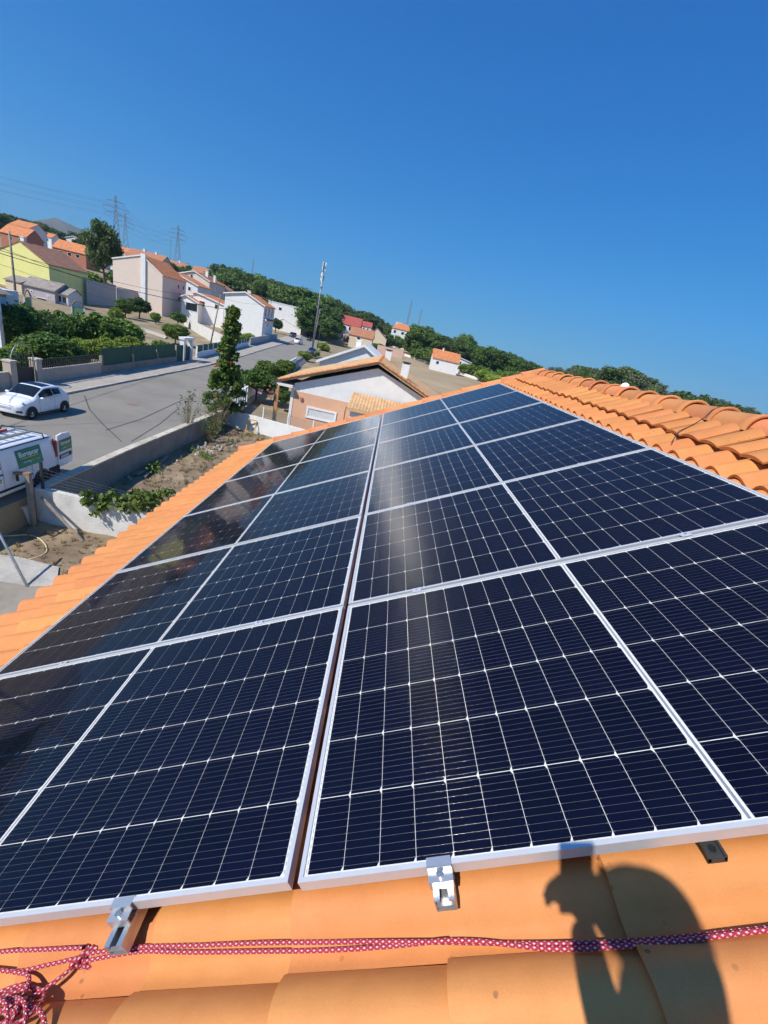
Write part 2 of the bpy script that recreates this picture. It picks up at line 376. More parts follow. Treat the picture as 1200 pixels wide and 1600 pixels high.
def add_grain(m):
    n = m.node_tree.nodes; l = m.node_tree.links; b = n['Principled BSDF']; src = b.inputs['Base Color'].links[0].from_socket
    tc = n.new('ShaderNodeTexCoord'); no = n.new('ShaderNodeTexNoise'); no.inputs['Scale'].default_value = 260; no.inputs['Detail'].default_value = 3; l.new(tc.outputs['Object'], no.inputs['Vector'])
    mr = n.new('ShaderNodeMapRange'); mr.inputs['From Min'].default_value = .28; mr.inputs['From Max'].default_value = .72; mr.inputs['To Min'].default_value = .95; mr.inputs['To Max'].default_value = 1.04; l.new(no.outputs['Fac'], mr.inputs['Value'])
    st = n.new('ShaderNodeTexNoise'); st.inputs['Scale'].default_value = 14; st.inputs['Detail'].default_value = 5; mp = n.new('ShaderNodeMapping'); mp.inputs['Scale'].default_value = (.35, 2.2, 1); l.new(tc.outputs['Object'], mp.inputs['Vector']); l.new(mp.outputs[0], st.inputs['Vector'])
    m3 = n.new('ShaderNodeMapRange'); m3.inputs['From Min'].default_value = .3; m3.inputs['From Max'].default_value = .7; m3.inputs['To Min'].default_value = .95; m3.inputs['To Max'].default_value = 1.05; l.new(st.outputs['Fac'], m3.inputs['Value'])
    mu = n.new('ShaderNodeMath'); mu.operation = 'MULTIPLY'; l.new(mr.outputs['Result'], mu.inputs[0]); l.new(m3.outputs['Result'], mu.inputs[1])
    hs = n.new('ShaderNodeHueSaturation'); l.new(mu.outputs[0], hs.inputs['Value']); l.new(src, hs.inputs['Color']); l.new(hs.outputs['Color'], b.inputs['Base Color'])
add_grain(tm)
GA, TW = 0.385, 0.2                       # gauge along the slope, cover width along the ridge
TX0, TY0 = -0.03, -0.115
def prof(t):
    """tile section over one cover width: pan, then the hump, ending with a drop on the next pan"""
    if t < 0.22: return 0.004 - 0.004 * math.cos((t / .22 - .5) * math.pi)
    s_ = (t - .22) / .80
    return 0.052 * max(0.0, math.sin(math.pi * s_)) ** 0.85
def tile_mesh(nm, nseg, L=0.435, lift=0.027, tilt=0.0, x_cut=0.0):
    b = MB(); th = 0.017; P = []
    for i in range(nseg + 1):
        t = i / nseg * 1.0; P.append((t * TW, prof(t)))
    NL = 3
    def zz(x): return lift * (1 - x / L) + tilt * x
    rows = []
    for k in range(NL + 1):
        x = L * k / NL; rows.append([len(b.v) + i for i in range(nseg + 1)]); b.v += [(x, y, z + zz(x)) for y, z in P]
    for k in range(NL):
        for i in range(nseg): b.f.append((rows[k][i], rows[k+1][i], rows[k+1][i+1], rows[k][i+1])); b.mi.append(0)
    o = len(b.v)                                   # lower end face
    b.v += [(0, y, z + zz(0)) for y, z in P] + [(0.002, y, z + zz(0) - th) for y, z in P]
    for i in range(nseg): b.f.append((o + i, o + i + 1, o + nseg + 2 + i, o + nseg + 1 + i)); b.mi.append(0)
    o = len(b.v)                                   # far side edge of the hump
    y, z = P[-1]; b.v += [(0, y, z + zz(0)), (L, y, z + zz(L)), (L, y - .002, z + zz(L) - th), (0, y - .002, z + zz(0) - th)]
    b.f.append((o, o + 1, o + 2, o + 3)); b.mi.append(0)
    o = len(b.v)                                   # underside
    for x in (0, L): b.v += [(x, y, z + zz(x) - th) for y, z in P]
    for i in range(nseg): b.f.append((o + i, o + i + 1, o + nseg + 2 + i, o + nseg + 1 + i)); b.mi.append(0)
    me = b.mesh(nm, tm, False, fix=False)
    me.polygons.foreach_set('use_smooth', [len(p.vertices) == 4 and p.index < NL * nseg for p in me.polygons]); return me
def flap_mesh():
    """short cut tile of the top course: an arch whose near edge stands off the pan below"""
    b = MB(); L = .36; ns = 10; th = .013
    def z(t): return .030 + .034 * math.sin(math.pi * (.12 + .80 * t))
    P = [(TW * (.10 + .92 * i / ns), z(i / ns)) for i in range(ns + 1)]
    top = []
    for x, dz in ((0, .012), (L, -.004)):
        top.append([len(b.v) + i for i in range(ns + 1)]); b.v += [(x, y, q + dz) for y, q in P]
    for i in range(ns): b.f.append((top[0][i], top[1][i], top[1][i+1], top[0][i+1])); b.mi.append(0)
    bot = []
    for x, dz in ((0, .012), (L, -.004)):
        bot.append([len(b.v) + i for i in range(ns + 1)]); b.v += [(x, y, q + dz - th) for y, q in P]
    for i in range(ns): b.f.append((bot[0][i], bot[0][i+1], bot[1][i+1], bot[1][i])); b.mi.append(0)
    o = len(b.v); b.v += [(0, y, q + .012) for y, q in P] + [(0, y, q + .012 - th - .012 * math.sin(math.pi * i / ns)) for i, (y, q) in enumerate(P)]
    for i in range(ns): b.f.append((o + i, o + i + 1, o + ns + 2 + i, o + ns + 1 + i)); b.mi.append(0)
    for e in (0, ns):
        y, q = P[e]; b.quad((0, y, q + .012), (L, y, q - .004), (L, y, q - .004 - th), (0, y, q + .012 - th))
    me = b.mesh('roof_tile', tm, False); me.polygons.foreach_set('use_smooth', [p.index < 2 * ns for p in me.polygons]); return me
T_NEAR = tile_mesh('roof_tile', 24); T_MID = tile_mesh('roof_tile', 12); T_END = flap_mesh()
TN = -0.158
house = thing('tiled_house', 'our orange tiled house whose long roof slope carries the solar panels', 'house', (0, 0, 0))
dk = MB()
YA, YB = -2.95, 7.92
RX = 2.92
dk.hexa([rw(-3.10, YA, -.22), rw(RX, YA, -.22), rw(RX, YB - .04, -.22), rw(-3.10, YB - .04, -.22), rw(-3.10, YA, -.165), rw(RX, YA, -.165), rw(RX, YB - .04, -.165), rw(-3.10, YB - .04, -.165)])
apex = rw(RX, 0, -.165)
dk.hexa([(apex[0], YA, apex[2] - .07), (apex[0] + 5.4, YA, apex[2] - 2.82), (apex[0] + 5.4, YB - .04, apex[2] - 2.82), (apex[0], YB - .04, apex[2] - .07),
         (apex[0], YA, apex[2]), (apex[0] + 5.4, YA, apex[2] - 2.75), (apex[0] + 5.4, YB - .04, apex[2] - 2.75), (apex[0], YB - .04, apex[2])])
roof = dk.build('roof', MAT['cream'], house)
hw = MB(); e = rw(-2.75, 0, -.25)
hw.prism([(-2.36, -1.3), (2 * apex[0] + 2.36, -1.3), (2 * apex[0] + 2.36, e[2] + .06), (apex[0], apex[2] - .14), (-2.36, e[2] + .06)], YA + .4, YB - .45, 'y')
hw.build('wall', MAT['white_wall'], house)
rng = random.Random(4)
hid = MB(); ntile = 0
def add_hidden(x, y, n):
    o = len(hid.v); L = .435; ns = 6
    for k in (0, 1):
        for i in range(ns + 1):
            t = i / ns; hid.v.append(rw(x + L * k, y + t * TW, n + prof(t) + .027 * (1 - k)))
    for i in range(ns): hid.f.append((o + i, o + ns + 1 + i, o + ns + 2 + i, o + i + 1)); hid.mi.append(0)
for k in range(-8, 7):
    x = TX0 + k * GA
    for j in range(-14, 41):
        y = TY0 + j * TW
        if y + TW > YB + .02: continue
        xm = x + .2
        near = y < 0.12 and y > -0.65 and -1.6 < x < 2.6
        vis = near or (xm < -2.1 and y > 1.4) or (xm > 2.05 and y > .8) or (y > 7.0)
        if vis and ntile < 300:
            ntile += 1
            inst('roof_tile', T_NEAR if near else T_MID, roof, rw(x + rng.uniform(-.006, .006), y + rng.uniform(-.003, .003), TN + rng.uniform(-.002, .003)),
                 (rng.uniform(-.012, .012), -A + rng.uniform(-.004, .004), rng.uniform(-.008, .008)))
        else: add_hidden(x, y, TN)
hid.build('roof_tile', tm, roof, smooth=True, fix=False, kind='stuff')
# cut tiles of the top course, tilted up under the ridge
for j in range(-6, 39):
    y = TY0 + j * TW
    if y + TW > YB: continue
    inst('top_course_tile', T_END, roof, rw(2.505 + rng.uniform(-.02, .02), y, TN + .022 + rng.uniform(-.003, .004)), (rng.uniform(-.03, .03), -A - .02 + rng.uniform(-.03, .03), rng.uniform(-.02, .02)))
# back slope of the roof (corrugated tiles, out of sight from the garden side)
bs = MB()
def bsf(u, v):
    y = YA + (YB - YA) * v; d = 5.5 * u; t = (y / TW) % 1.0
    return (apex[0] + d * .891, y, apex[2] - d * .4535 + .01 + prof(t))
bs.grid(bsf, 14, 324); bs.build('back_slope_tiles', tm, roof, smooth=True, fix=False, kind='stuff')
# ridge caps
def cap_mesh(L, r0, r1, nseg=12, span=1.0):
    b = MB(); th = .014
    for (ro, fl) in ((0, 1), (th, -1)):
        o = len(b.v); nl = 6
        for k in range(nl + 1):
            u = k / nl; r = r0 + (r1 - r0) * u - ro + (0.011 * max(0, 1 - u * 5) if fl > 0 else 0)
            for i in range(nseg + 1):
                a = math.pi * (0.5 - span / 2 + span * i / nseg); b.v.append((r * math.cos(a) * 1.05, L * u, r * math.sin(a)))
        for k in range(nl):
            for i in range(nseg):
                a = o + k * (nseg + 1) + i; b.f.append((a, a + 1, a + nseg + 2, a + nseg + 1)); b.mi.append(0)
    o = nseg + 1; inner = (nseg + 1) * 7
    for i in range(nseg): b.f.append((i, i + 1, inner + i + 1, inner + i)); b.mi.append(0)
    me = b.mesh('ridge_cap', MAT['ridge_clay'], True); return me
mat('ridge_clay', (0.60, 0.205, 0.075), 0.7, 0.14, 4.0, 0.2, 40, spec=0.3, col2=(0.70, 0.29, 0.12), dirt=0.22, dscale=4, rnd=0.16)
mat('mortar', (0.50, 0.27, 0.15), 0.95, 0.15, 8, 0.6, 40)
CAP = cap_mesh(.43, .130, .108)
ra = rw(RX, 0, -.150)
y = -2.4
while y < YB - .35:
    inst('ridge_cap', CAP, roof, (ra[0] + rng.uniform(-.006, .006), y, ra[2] + .012 + rng.uniform(-.004, .006)), (R(rng.uniform(-1.2, .2)) , 0, R(rng.uniform(-1.5, 1.5)))); y += .375
mb_ = MB(); mb_.box(ra[0] - .11, ra[0] + .11, YA + .2, YB - .1, ra[2] - .10, ra[2] + .035); mb_.build('ridge_mortar', MAT['mortar'], roof)
# verge caps up the far gable edge
VC = cap_mesh(.43, .115, .095)
for k in range(-8, 8):
    x = TX0 + k * GA + .02
    if x > RX - .2: continue
    o = inst('verge_cap', VC, roof, rw(x, YB - .03, TN + .012))
    o.rotation_euler = (Matrix.Rotation(-A, 4, 'Y') @ Matrix.Rotation(R(-90), 4, 'Z')).to_euler()
vb = MB(); p0 = rw(-3.1, YB - .05, -.33); p1 = rw(RX, YB - .05, -.33); p2 = rw(RX, YB - .05, -.14); p3 = rw(-3.1, YB - .05, -.14)
vb.hexa([p0, p1, (p1[0], YB + .05, p1[2]), (p0[0], YB + .05, p0[2]), p3, p2, (p2[0], YB + .05, p2[2]), (p3[0], YB + .05, p3[2])]); vb.build('verge_board', MAT['mortar'], roof)
# pale blob of mortar on the ridge
sb = MB(); sb.grid(lambda u, v: (.05 * math.sin(math.pi * v) * math.cos(6.283 * u), .06 * math.sin(math.pi * v) * math.sin(6.283 * u), .05 * math.cos(math.pi * v)), 12, 8)
o = sb.build('mortar_lump', MAT['frame_white'], smooth=True, label='small pale lump of dried mortar on top of the orange ridge caps', cat='mortar lump'); o.location = (ra[0], 4.55, ra[2] + .13)
# thin dark cable lying over the ridge
cb = MB(); cp = [rw(2.35, 2.55, -.07), rw(2.5, 2.72, -.06), rw(2.66, 2.80, -.06), rw(2.78, 2.86, -.045), rw(2.86, 2.9, -.015), rw(2.95, 2.94, -.012)]
cb.tube(cp, .0035, 6); cb.build('cable', MAT['metal_dark'], smooth=True, label='thin dark cable lying across the tiles and over the ridge caps', cat='cable')

# ================================================================== solar panels
PW, PH, PG, PGX = 2.094, 1.166, 0.0154, 0.026
alu = mat('aluminium', (0.68, 0.69, 0.70), 0.40, 0.03, 30, metal=0.4, spec=0.5)
bsheet = mat('backsheet', (0.78, 0.79, 0.80), 0.6, 0.01, 5)
cellm = mat('cell', (0.0032, 0.0042, 0.0165), 0.35, 0.2, 4, spec=0.12, rnd=0.10)
wirem = mat('busbar', (0.24, 0.23, 0.22), 0.15, 0.02, 5, metal=0.45)
ribm = mat('ribbon', (0.52, 0.54, 0.57), 0.35, 0.02, 5, metal=0.6)
def glass_pane():
    m = bpy.data.materials.new('solar_glass'); m.use_nodes = True; n = m.node_tree.nodes; l = m.node_tree.links; n.remove(n['Principled BSDF'])
    fr = n.new('ShaderNodeFresnel'); fr.inputs['IOR'].default_value = 1.30
    tr = n.new('ShaderNodeBsdfTransparent'); tr.inputs['Color'].default_value = (0.96, 0.97, 0.98, 1)
    gl = n.new('ShaderNodeBsdfGlossy'); gl.inputs['Roughness'].default_value = 0.10
    tc = n.new('ShaderNodeTexCoord'); no = n.new('ShaderNodeTexNoise'); no.inputs['Scale'].default_value = 2.2; no.inputs['Detail'].default_value = 5; l.new(tc.outputs['Object'], no.inputs['Vector'])
    mr = n.new('ShaderNodeMapRange'); mr.inputs['To Min'].default_value = .02; mr.inputs['To Max'].default_value = .085; l.new(no.outputs['Fac'], mr.inputs['Value']); l.new(mr.outputs['Result'], gl.inputs['Roughness'])
    mx = n.new('ShaderNodeMixShader'); l.new(fr.outputs[0], mx.inputs['Fac']); l.new(tr.outputs[0], mx.inputs[1]); l.new(gl.outputs[0], mx.inputs[2])
    l.new(mx.outputs[0], n['Material Output'].inputs['Surface']); return m
glassm = glass_pane()
# half cell 91 x 182 mm with chamfers on one long side and ten round wires
CX, CY, CH = .0911, .1868, .010
cb_ = MB(); hx, hy = CX / 2, CY / 2
cb_.quad((-hx, -hy, 0), (hx - CH * .6, -hy, 0), (hx, -hy + CH, 0), (hx, hy - CH, 0), (hx - CH * .6, hy, 0), (-hx, hy, 0))
cb_.cur = 1
for i in range(10):
    y0 = -hy + CY * (i + .5) / 10; r = .00030
    o = len(cb_.v)
    for x in (-hx + .001, hx - .001):
        for a in (0, .25, .5, .75, 1.0): cb_.v.append((x, y0 - r * math.cos(math.pi * a), .00005 + r * math.sin(math.pi * a)))
    for q in range(4): cb_.f.append((o + q, o + 5 + q, o + 6 + q, o + 1 + q)); cb_.mi.append(1)
    for xx in (-hx + .003, hx - .003):
        cb_.quad((xx - .0022, y0 - .0009, .0002), (xx + .0022, y0 - .0009, .0002), (xx + .0022, y0 + .0009, .0002), (xx - .0022, y0 + .0009, .0002))
CELL = cb_.mesh('solar_cell', [cellm, wirem], False, fix=False)
CELL.polygons.foreach_set('use_smooth', [p.material_index == 1 for p in CELL.polygons])
fr_ = MB(); lip, fh = .0115, .035
for (x0, x1, y0, y1) in ((0, PW, 0, lip), (0, PW, PH - lip, PH), (0, lip, lip, PH - lip), (PW - lip, PW, lip, PH - lip)):
    fr_.box(x0, x1, y0, y1, -.006, 0)
for (x0, x1, y0, y1) in ((0.0, PW, 0.0005, .003), (0.0, PW, PH - .003, PH - .0005), (.0005, .003, .003, PH - .003), (PW - .003, PW - .0005, .003, PH - .003)):
    fr_.box(x0, x1, y0, y1, -fh, -.006)
for (x0, x1, y0, y1) in ((.003, PW - .003, .003, .03), (.003, PW - .003, PH - .03, PH - .003)):
    fr_.box(x0, x1, y0, y1, -fh, -fh + .002)
FRAME = fr_.mesh('frame', alu)
bk = MB(); bk.box(.004, PW - .004, .004, PH - .004, -.0095, -.0055); BACK = bk.mesh('backsheet', bsheet)
gl_ = MB(); gl_.quad((.006, .006, -.0025), (PW - .006, .006, -.0025), (PW - .006, PH - .006, -.0025), (.006, PH - .006, -.0025)); GLASS = gl_.mesh('glass', glassm, fix=False)
# collector ribbons: broken line near both short ends and the pair in the middle
rb = MB()
my = (PH - (6 * .187 + 5 * .002)) / 2
for xx in (.0165, PW - .0165):
    yv = my
    for c in range(6):
        for q in range(10): rb.quad((xx - .0008, my + c * .189 + .0187 * q + .004, 0), (xx + .0008, my + c * .189 + .0187 * q + .004, 0), (xx + .0008, my + c * .189 + .0187 * q + .0135, 0), (xx - .0008, my + c * .189 + .0187 * q + .0135, 0))
rb.quad((PW / 2 - .0035, my, 0), (PW / 2 + .0035, my, 0), (PW / 2 + .0035, PH - my, 0), (PW / 2 - .0035, PH - my, 0))
RIB = rb.mesh('collector_ribbon', ribm, fix=False)
ORD = ['nearest', 'second', 'third', 'fourth', 'fifth', 'farthest']
for c in range(2):
    for r in range(6):
        x0 = (PGX / 2 if c else -PGX / 2 - PW); y0 = r * (PH + PG) + (0 if c else .003)
        lab = {(0): f'{ORD[r]} solar panel of the row along the eave, blue-black cells in silver frame',
               (1): f'{ORD[r]} solar panel of the row along the ridge, blue-black cells in silver frame'}[c]
        p = thing('solar_panel', lab, 'solar panel', rw(x0, y0, rng.uniform(-.001, .001)), 0, 'solar panels on the roof'); p.rotation_euler = (R(rng.uniform(-.08, .08)), -A + R(rng.uniform(-.06, .06)), 0)
        inst('frame', FRAME, p); inst('backsheet', BACK, p); inst('collector_ribbon', RIB, p, (0, 0, -.0050))
        inst('glass', GLASS, p)
        for half in range(2):
            for i in range(11):
                xx = (.021 + i * .0924 + hx) if half == 0 else (PW - .021 - 10 * .0924 - CX + i * .0924 + hx)
                for j in range(6):
                    inst('solar_cell', CELL, p, (xx, my + .0935 + j * .189, -.0048))
# rails under the panels, end clamps at the near edge, mid clamps between the rows
def rail_mesh(L):
    b = MB()
    b.box(-.024, .024, 0, L, -.040, -.037); b.box(-.024, -.0215, 0, L, -.037, 0); b.box(.0215, .024, 0, L, -.037, 0)
    b.box(-.0215, -.010, 0, L, -.003, 0); b.box(.010, .0215, 0, L, -.003, 0); b.box(-.0215, .0215, 0, L, -.022, -.020)
    return b.mesh('rail', mat('rail_alu', (0.60, 0.61, 0.62), 0.32, 0.05, 20, metal=0.8))
rails = [(-.47, -.066, 'left rail'), (-1.62, -.05, ''), (.365, -.052, ''), (1.62, -.03, '')]
RN = ['mounting rail under the eave row with its open end sticking out furthest', 'mounting rail under the eave row nearest the eave, end outside the picture',
      'mounting rail under the ridge row, open end beside the panel gap', 'mounting rail under the ridge row nearest the ridge, end outside the picture']
RAIL = rail_mesh(7.15)
def clamp_mesh():
    b = MB()
    b.box(-.029, .029, -.004, .016, .0005, .0035); b.box(-.029, .029, -.026, -.0035, -.012, -.009)
    b.box(-.029, .029, -.0065, -.0035, -.009, .0035); b.box(-.029, .029, -.029, -.026, -.036, -.009); b.box(-.029, .029, -.012, -.006, -.036, -.033)
    return b.mesh('clamp', MAT['clamp_alu'])
clal = mat('clamp_alu', (0.62, 0.63, 0.64), 0.34, 0.04, 30, metal=0.7); ECL = clamp_mesh()
bo = MB(); bo.tube([(0, -.016, -.0088), (0, -.016, .0)], .0078, 12); bo.tube([(0, -.016, 0), (0, -.016, .0005)], .0045, 6); BOLT = bo.mesh('bolt', MAT['steel'])
mc = MB(); mc.box(-.022, .022, -.017, .017, .001, .003); MCL = mc.mesh('mid_clamp', alu)
mo = MB(); mo.tube([(0, 0, .003), (0, 0, .006)], .006, 6); MBO = mo.mesh('bolt', MAT['steel'])
for i, (x, y0, _) in enumerate(rails):
    o = inst('mounting_rail', RAIL, None, rw(x, y0, -.036), ROT, label=RN[i], cat='mounting rail', group='rails under the solar panels')
    t = thing('end_clamp', ['silver end clamp on the eave row standing over the longest rail end', 'silver end clamp of the eave row at the outer rail, outside the picture',
              'silver end clamp on the ridge row beside the panel gap', 'silver end clamp of the ridge row at the outer rail, outside the picture'][i], 'clamp', rw(x, 0, 0), 0, 'end clamps'); t.rotation_euler = ROT
    inst('clamp_body', ECL, t); inst('bolt', BOLT, t)
    for r in range(1, 6):
        t = thing('mid_clamp', f'silver clamp between {ORD[r-1]} and {ORD[r]} {"ridge" if x > 0 else "eave"}-row panels, {"near the" if abs(x) < 1 else "away from"} gap', 'clamp', rw(x, r * (PH + PG) - PG / 2, 0), 0, 'mid clamps'); t.rotation_euler = ROT
        inst('clamp_plate', MCL, t); inst('bolt', MBO, t)
    # roof hooks carrying the rail
    for y in (0.35, 2.6, 4.9):
        h = MB(); h.bar(rw(x, y, -.076), rw(x, y, -.15), .03, .006, up=(0, 1, 0)); h.bar(rw(x, y, -.15), rw(x + .2, y, -.145), .03, .006)
        h.build('roof_hook', MAT['steel'], label=f'steel roof hook holding a mounting rail under the {"ridge" if x > 0 else "eave"} row of panels', cat='roof hook', group=f'hooks under the {"ridge" if x > 0 else "eave"} row')
# small dark anchor at the right, showing under the near edge
an = MB(); an.box(-.020, .020, -.035, .06, -.004, .012); an.box(-.020, -.014, -.035, .06, 0, .018); an.box(.014, .020, -.035, .06, 0, .018); an.tube([(0, -.015, 0), (0, -.015, .012)], .009, 8)
o = an.build('roof_anchor', MAT['metal_dark'], label='small black bracket peeping out under the near edge of the panels', cat='bracket'); o.location = rw(.975, .02, -.086); o.rotation_euler = ROT
# black strip along the tile joint that shows in the photographer's shadow
st = MB()
# ================================================================== rope
def rope_mat():
    m = mat('rope', (0.44, 0.028, 0.05), 0.85, 0.2, 200); n = m.node_tree.nodes; l = m.node_tree.links; b = n['Principled BSDF']; src = b.inputs['Base Color'].links[0].from_socket
    uv = n.new('ShaderNodeUVMap'); sp = n.new('ShaderNodeSeparateXYZ'); l.new(uv.outputs[0], sp.inputs[0])
    def M(op, a, b_=None):
        k = n.new('ShaderNodeMath'); k.operation = op
        for i, q in enumerate((a, b_)):
            if q is None: continue
            if isinstance(q, (int, float)): k.inputs[i].default_value = q
            else: l.new(q, k.inputs[i])
        return k.outputs[0]
    a = M('MULTIPLY', sp.outputs['X'], 1 / .0155); bb = M('MULTIPLY', sp.outputs['Y'], 3.0)
    f1 = M('FRACT', M('ADD', a, bb)); f2 = M('FRACT', M('SUBTRACT', M('MULTIPLY', sp.outputs['X'], 1 / .0155), M('MULTIPLY', sp.outputs['Y'], 3.0)))
    fl = M('MULTIPLY', M('LESS_THAN', f1, .46), M('LESS_THAN', f2, .46))
    g1 = M('MULTIPLY', M('GREATER_THAN', f1, .80), M('GREATER_THAN', f2, .80))
    mx = n.new('ShaderNodeMix'); mx.data_type = 'RGBA'; mx.inputs['B'].default_value = (0.66, 0.50, 0.54, 1); l.new(fl, mx.inputs['Factor']); l.new(src, mx.inputs['A'])
    m2 = n.new('ShaderNodeMix'); m2.data_type = 'RGBA'; m2.inputs['B'].default_value = (0.09, 0.03, 0.10, 1); l.new(g1, m2.inputs['Factor']); l.new(mx.outputs['Result'], m2.inputs['A']); l.new(m2.outputs['Result'], b.inputs['Base Color'])
    wv = M('SINE', M('MULTIPLY', M('ADD', a, bb), 12.566)); bp = n.new('ShaderNodeBump'); bp.inputs['Strength'].default_value = .6; bp.inputs['Distance'].default_value = .001; l.new(wv, bp.inputs['Height']); l.new(bp.outputs['Normal'], b.inputs['Normal'])
    return m
ropem = rope_mat()
def smooth_path(P, n=10):
    P = [np.array(p, float) for p in P]; out = []
    for i in range(len(P) - 1):
        p0, p1, p2, p3 = P[max(i-1, 0)], P[i], P[i+1], P[min(i+2, len(P)-1)]
        for k in range(n):
            t = k / n; out.append(.5 * ((2*p1) + (-p0+p2)*t + (2*p0-5*p1+4*p2-p3)*t*t + (-p0+3*p1-3*p2+p3)*t**3))
    out.append(P[-1]); return out
def rope_mesh(name, paths, r=.0047, parent=None, **k):
    V, F, UV = [], [], []
    n = 10
    for P in paths:
        o = len(V); prev = None; L = 0; m = len(P); P = [Vector(p.tolist()) for p in P]; Ls = []
        for i, p in enumerate(P):
            if i: L += (p - P[i-1]).length
            Ls.append(L); d = (P[min(i+1, m-1)] - P[max(i-1, 0)]).normalized()
            if prev is None: prev = d.orthogonal().normalized()
            prev = (prev - d * prev.dot(d)).normalized(); q = d.cross(prev)
            for a in range(n): V.append(p + (prev * math.cos(2*math.pi*a/n) + q * math.sin(2*math.pi*a/n)) * r)
        for i in range(m - 1):
            for a in range(n):
                b2 = (a + 1) % n; F.append((o+i*n+a, o+i*n+b2, o+(i+1)*n+b2, o+(i+1)*n+a)); UV += [(Ls[i], a/n), (Ls[i], (a+1)/n), (Ls[i+1], (a+1)/n), (Ls[i+1], a/n)]
    me = bpy.data.meshes.new(name); me.from_pydata([tuple(v) for v in V], [], F); uvl = me.uv_layers.new(name='UVMap')
    uvl.data.foreach_set('uv', [c for t in UV for c in t]); me.materials.append(ropem); me.polygons.foreach_set('use_smooth', [True] * len(F)); me.update()
    o = bpy.data.objects.new(name, me); COL.objects.link(o)
    if parent: o.parent = parent
    return tag(o, **k)
def tile_n(x, y):
    t = ((y - TY0) / TW) % 1.0; k = ((x - TX0) / GA) % 1.0
    return TN + prof(t) + .027 * (1 - k)
def rp(pts, lift=.0055, n=10): return [np.array(rw(p[0], p[1], (tile_n(p[0], p[1]) if len(p) < 3 else 0) + lift + (p[2] if len(p) > 2 else 0))) for p in [tuple(q) for q in smooth_path([tuple(q) for q in pts], n)]]
def on_roof(pts, lift=.0055, n=8):
    Q = smooth_path(pts, n); N = [max(tile_n(q[0] + dx, q[1]) for dx in (-.05, -.03, -.01, .01, .03)) for q in Q]; K = 7
    N = [max(N[max(0, i - 4):i + 5]) * .5 + .5 * N[i] for i in range(len(N))]
    N = [sum(N[max(0, i - K):i + K + 1]) / len(N[max(0, i - K):i + K + 1]) for i in range(len(N))]
    return [np.array(rw(q[0], q[1], h + lift + (q[2] if len(q) > 2 else 0))) for q, h in zip(Q, N)]
rope = thing('rope', 'red braided safety rope with white flecks lying across the tiles', 'rope', (0, 0, 0))
main1 = on_roof([(-.60, -.045, .006), (-.45, -.044, .004), (-.33, -.05, .004), (-.1, -.058, .003), (.1, -.068, .002), (.36, -.086, .002), (.6, -.107, .001), (.8, -.117, .001), (1.05, -.118, .002), (1.35, -.12, .002), (1.7, -.13, .002)])
main2 = on_roof([(-.60, -.055, .004), (-.45, -.050, .003), (-.33, -.058, .003), (-.1, -.069, .001), (.1, -.0785, .001), (.25, -.081, .004), (.36, -.085, .008), (.48, -.10, .006), (.6, -.1175, .001), (.8, -.1275, .001), (.95, -.124, .006), (1.05, -.123, .009), (1.2, -.130, .004), (1.35, -.131, .002), (1.7, -.141, .002)])
rope_mesh('strand', [main1, main2], parent=rope)
tails = [on_roof([(-.60, -.04, .012), (-.72, -.035, .01), (-.86, -.028, .008), (-1.0, -.03, .008), (-1.2, -.06, .006)]),
         on_roof([(-.60, -.05, .012), (-.70, -.058, .01), (-.80, -.062, .008), (-.95, -.05, .012), (-1.15, -.09, .006)]),
         on_roof([(-.61, -.052, .012), (-.645, -.09, .02), (-.69, -.125, .02), (-.74, -.145, .012), (-.80, -.15, .01)]),
         on_roof([(-.80, -.065, .018), (-.745, -.075, .022), (-.715, -.10, .03), (-.70, -.125, .03), (-.72, -.15, .02), (-.66, -.145, .018), (-.62, -.155, .014), (-.585, -.18, .012), (-.57, -.21, .01), (-.60, -.235, .01), (-.66, -.22, .012), (-.68, -.19, .02), (-.67, -.165, .026), (-.69, -.14, .03), (-.73, -.125, .03)]),
         on_roof([(-.86, -.11, .012), (-.78, -.12, .02), (-.70, -.13, .035), (-.655, -.15, .03), (-.63, -.19, .02), (-.655, -.215, .022), (-.70, -.205, .02), (-.73, -.18, .02), (-.78, -.17, .014), (-.86, -.18, .01)]),
         on_roof([(-.9, -.14, .008), (-.80, -.135, .02), (-.72, -.14, .04), (-.68, -.17, .03), (-.66, -.205, .014), (-.62, -.225, .012), (-.58, -.235, .01), (-.54, -.26, .008)]),
         on_roof([(-.72, -.20, .01), (-.69, -.235, .012), (-.64, -.25, .02), (-.60, -.28, .01), (-.66, -.32, .008), (-.74, -.28, .008), (-.8, -.24, .008)])]
g5 = random.Random(12)
for q5 in range(3):
    cx5, cy5 = g5.uniform(-.86, -.64), g5.uniform(-.23, -.09); r5 = g5.uniform(.035, .075); a5 = g5.uniform(0, 6.28)
    tails.append(on_roof([(cx5 + r5 * 1.2 * math.cos(a5 + k * .75) * (1 + .12 * math.sin(k)), cy5 + r5 * .8 * math.sin(a5 + k * .75), .008 + .006 * (q5 % 4) + .006 * math.sin(k * 1.3)) for k in range(10)]))
rope_mesh('loose_loops', tails, parent=rope)
kn = []
c0 = np.array(rw(-.605, -.047, -.135 + .02))
for s_ in range(3):
    P = []
    for i in range(40):
        a = 2 * math.pi * i / 39; rr = .019
        P.append(c0 + np.array([(s_ - 1) * .011 + .012 * math.sin(a * 1.5 + s_), rr * math.cos(a) * (1 - .15 * s_), .008 + rr * .75 * math.sin(a + .6 * s_)]))
    kn.append(P)
rope_mesh('knot', kn, r=.0058, parent=rope)
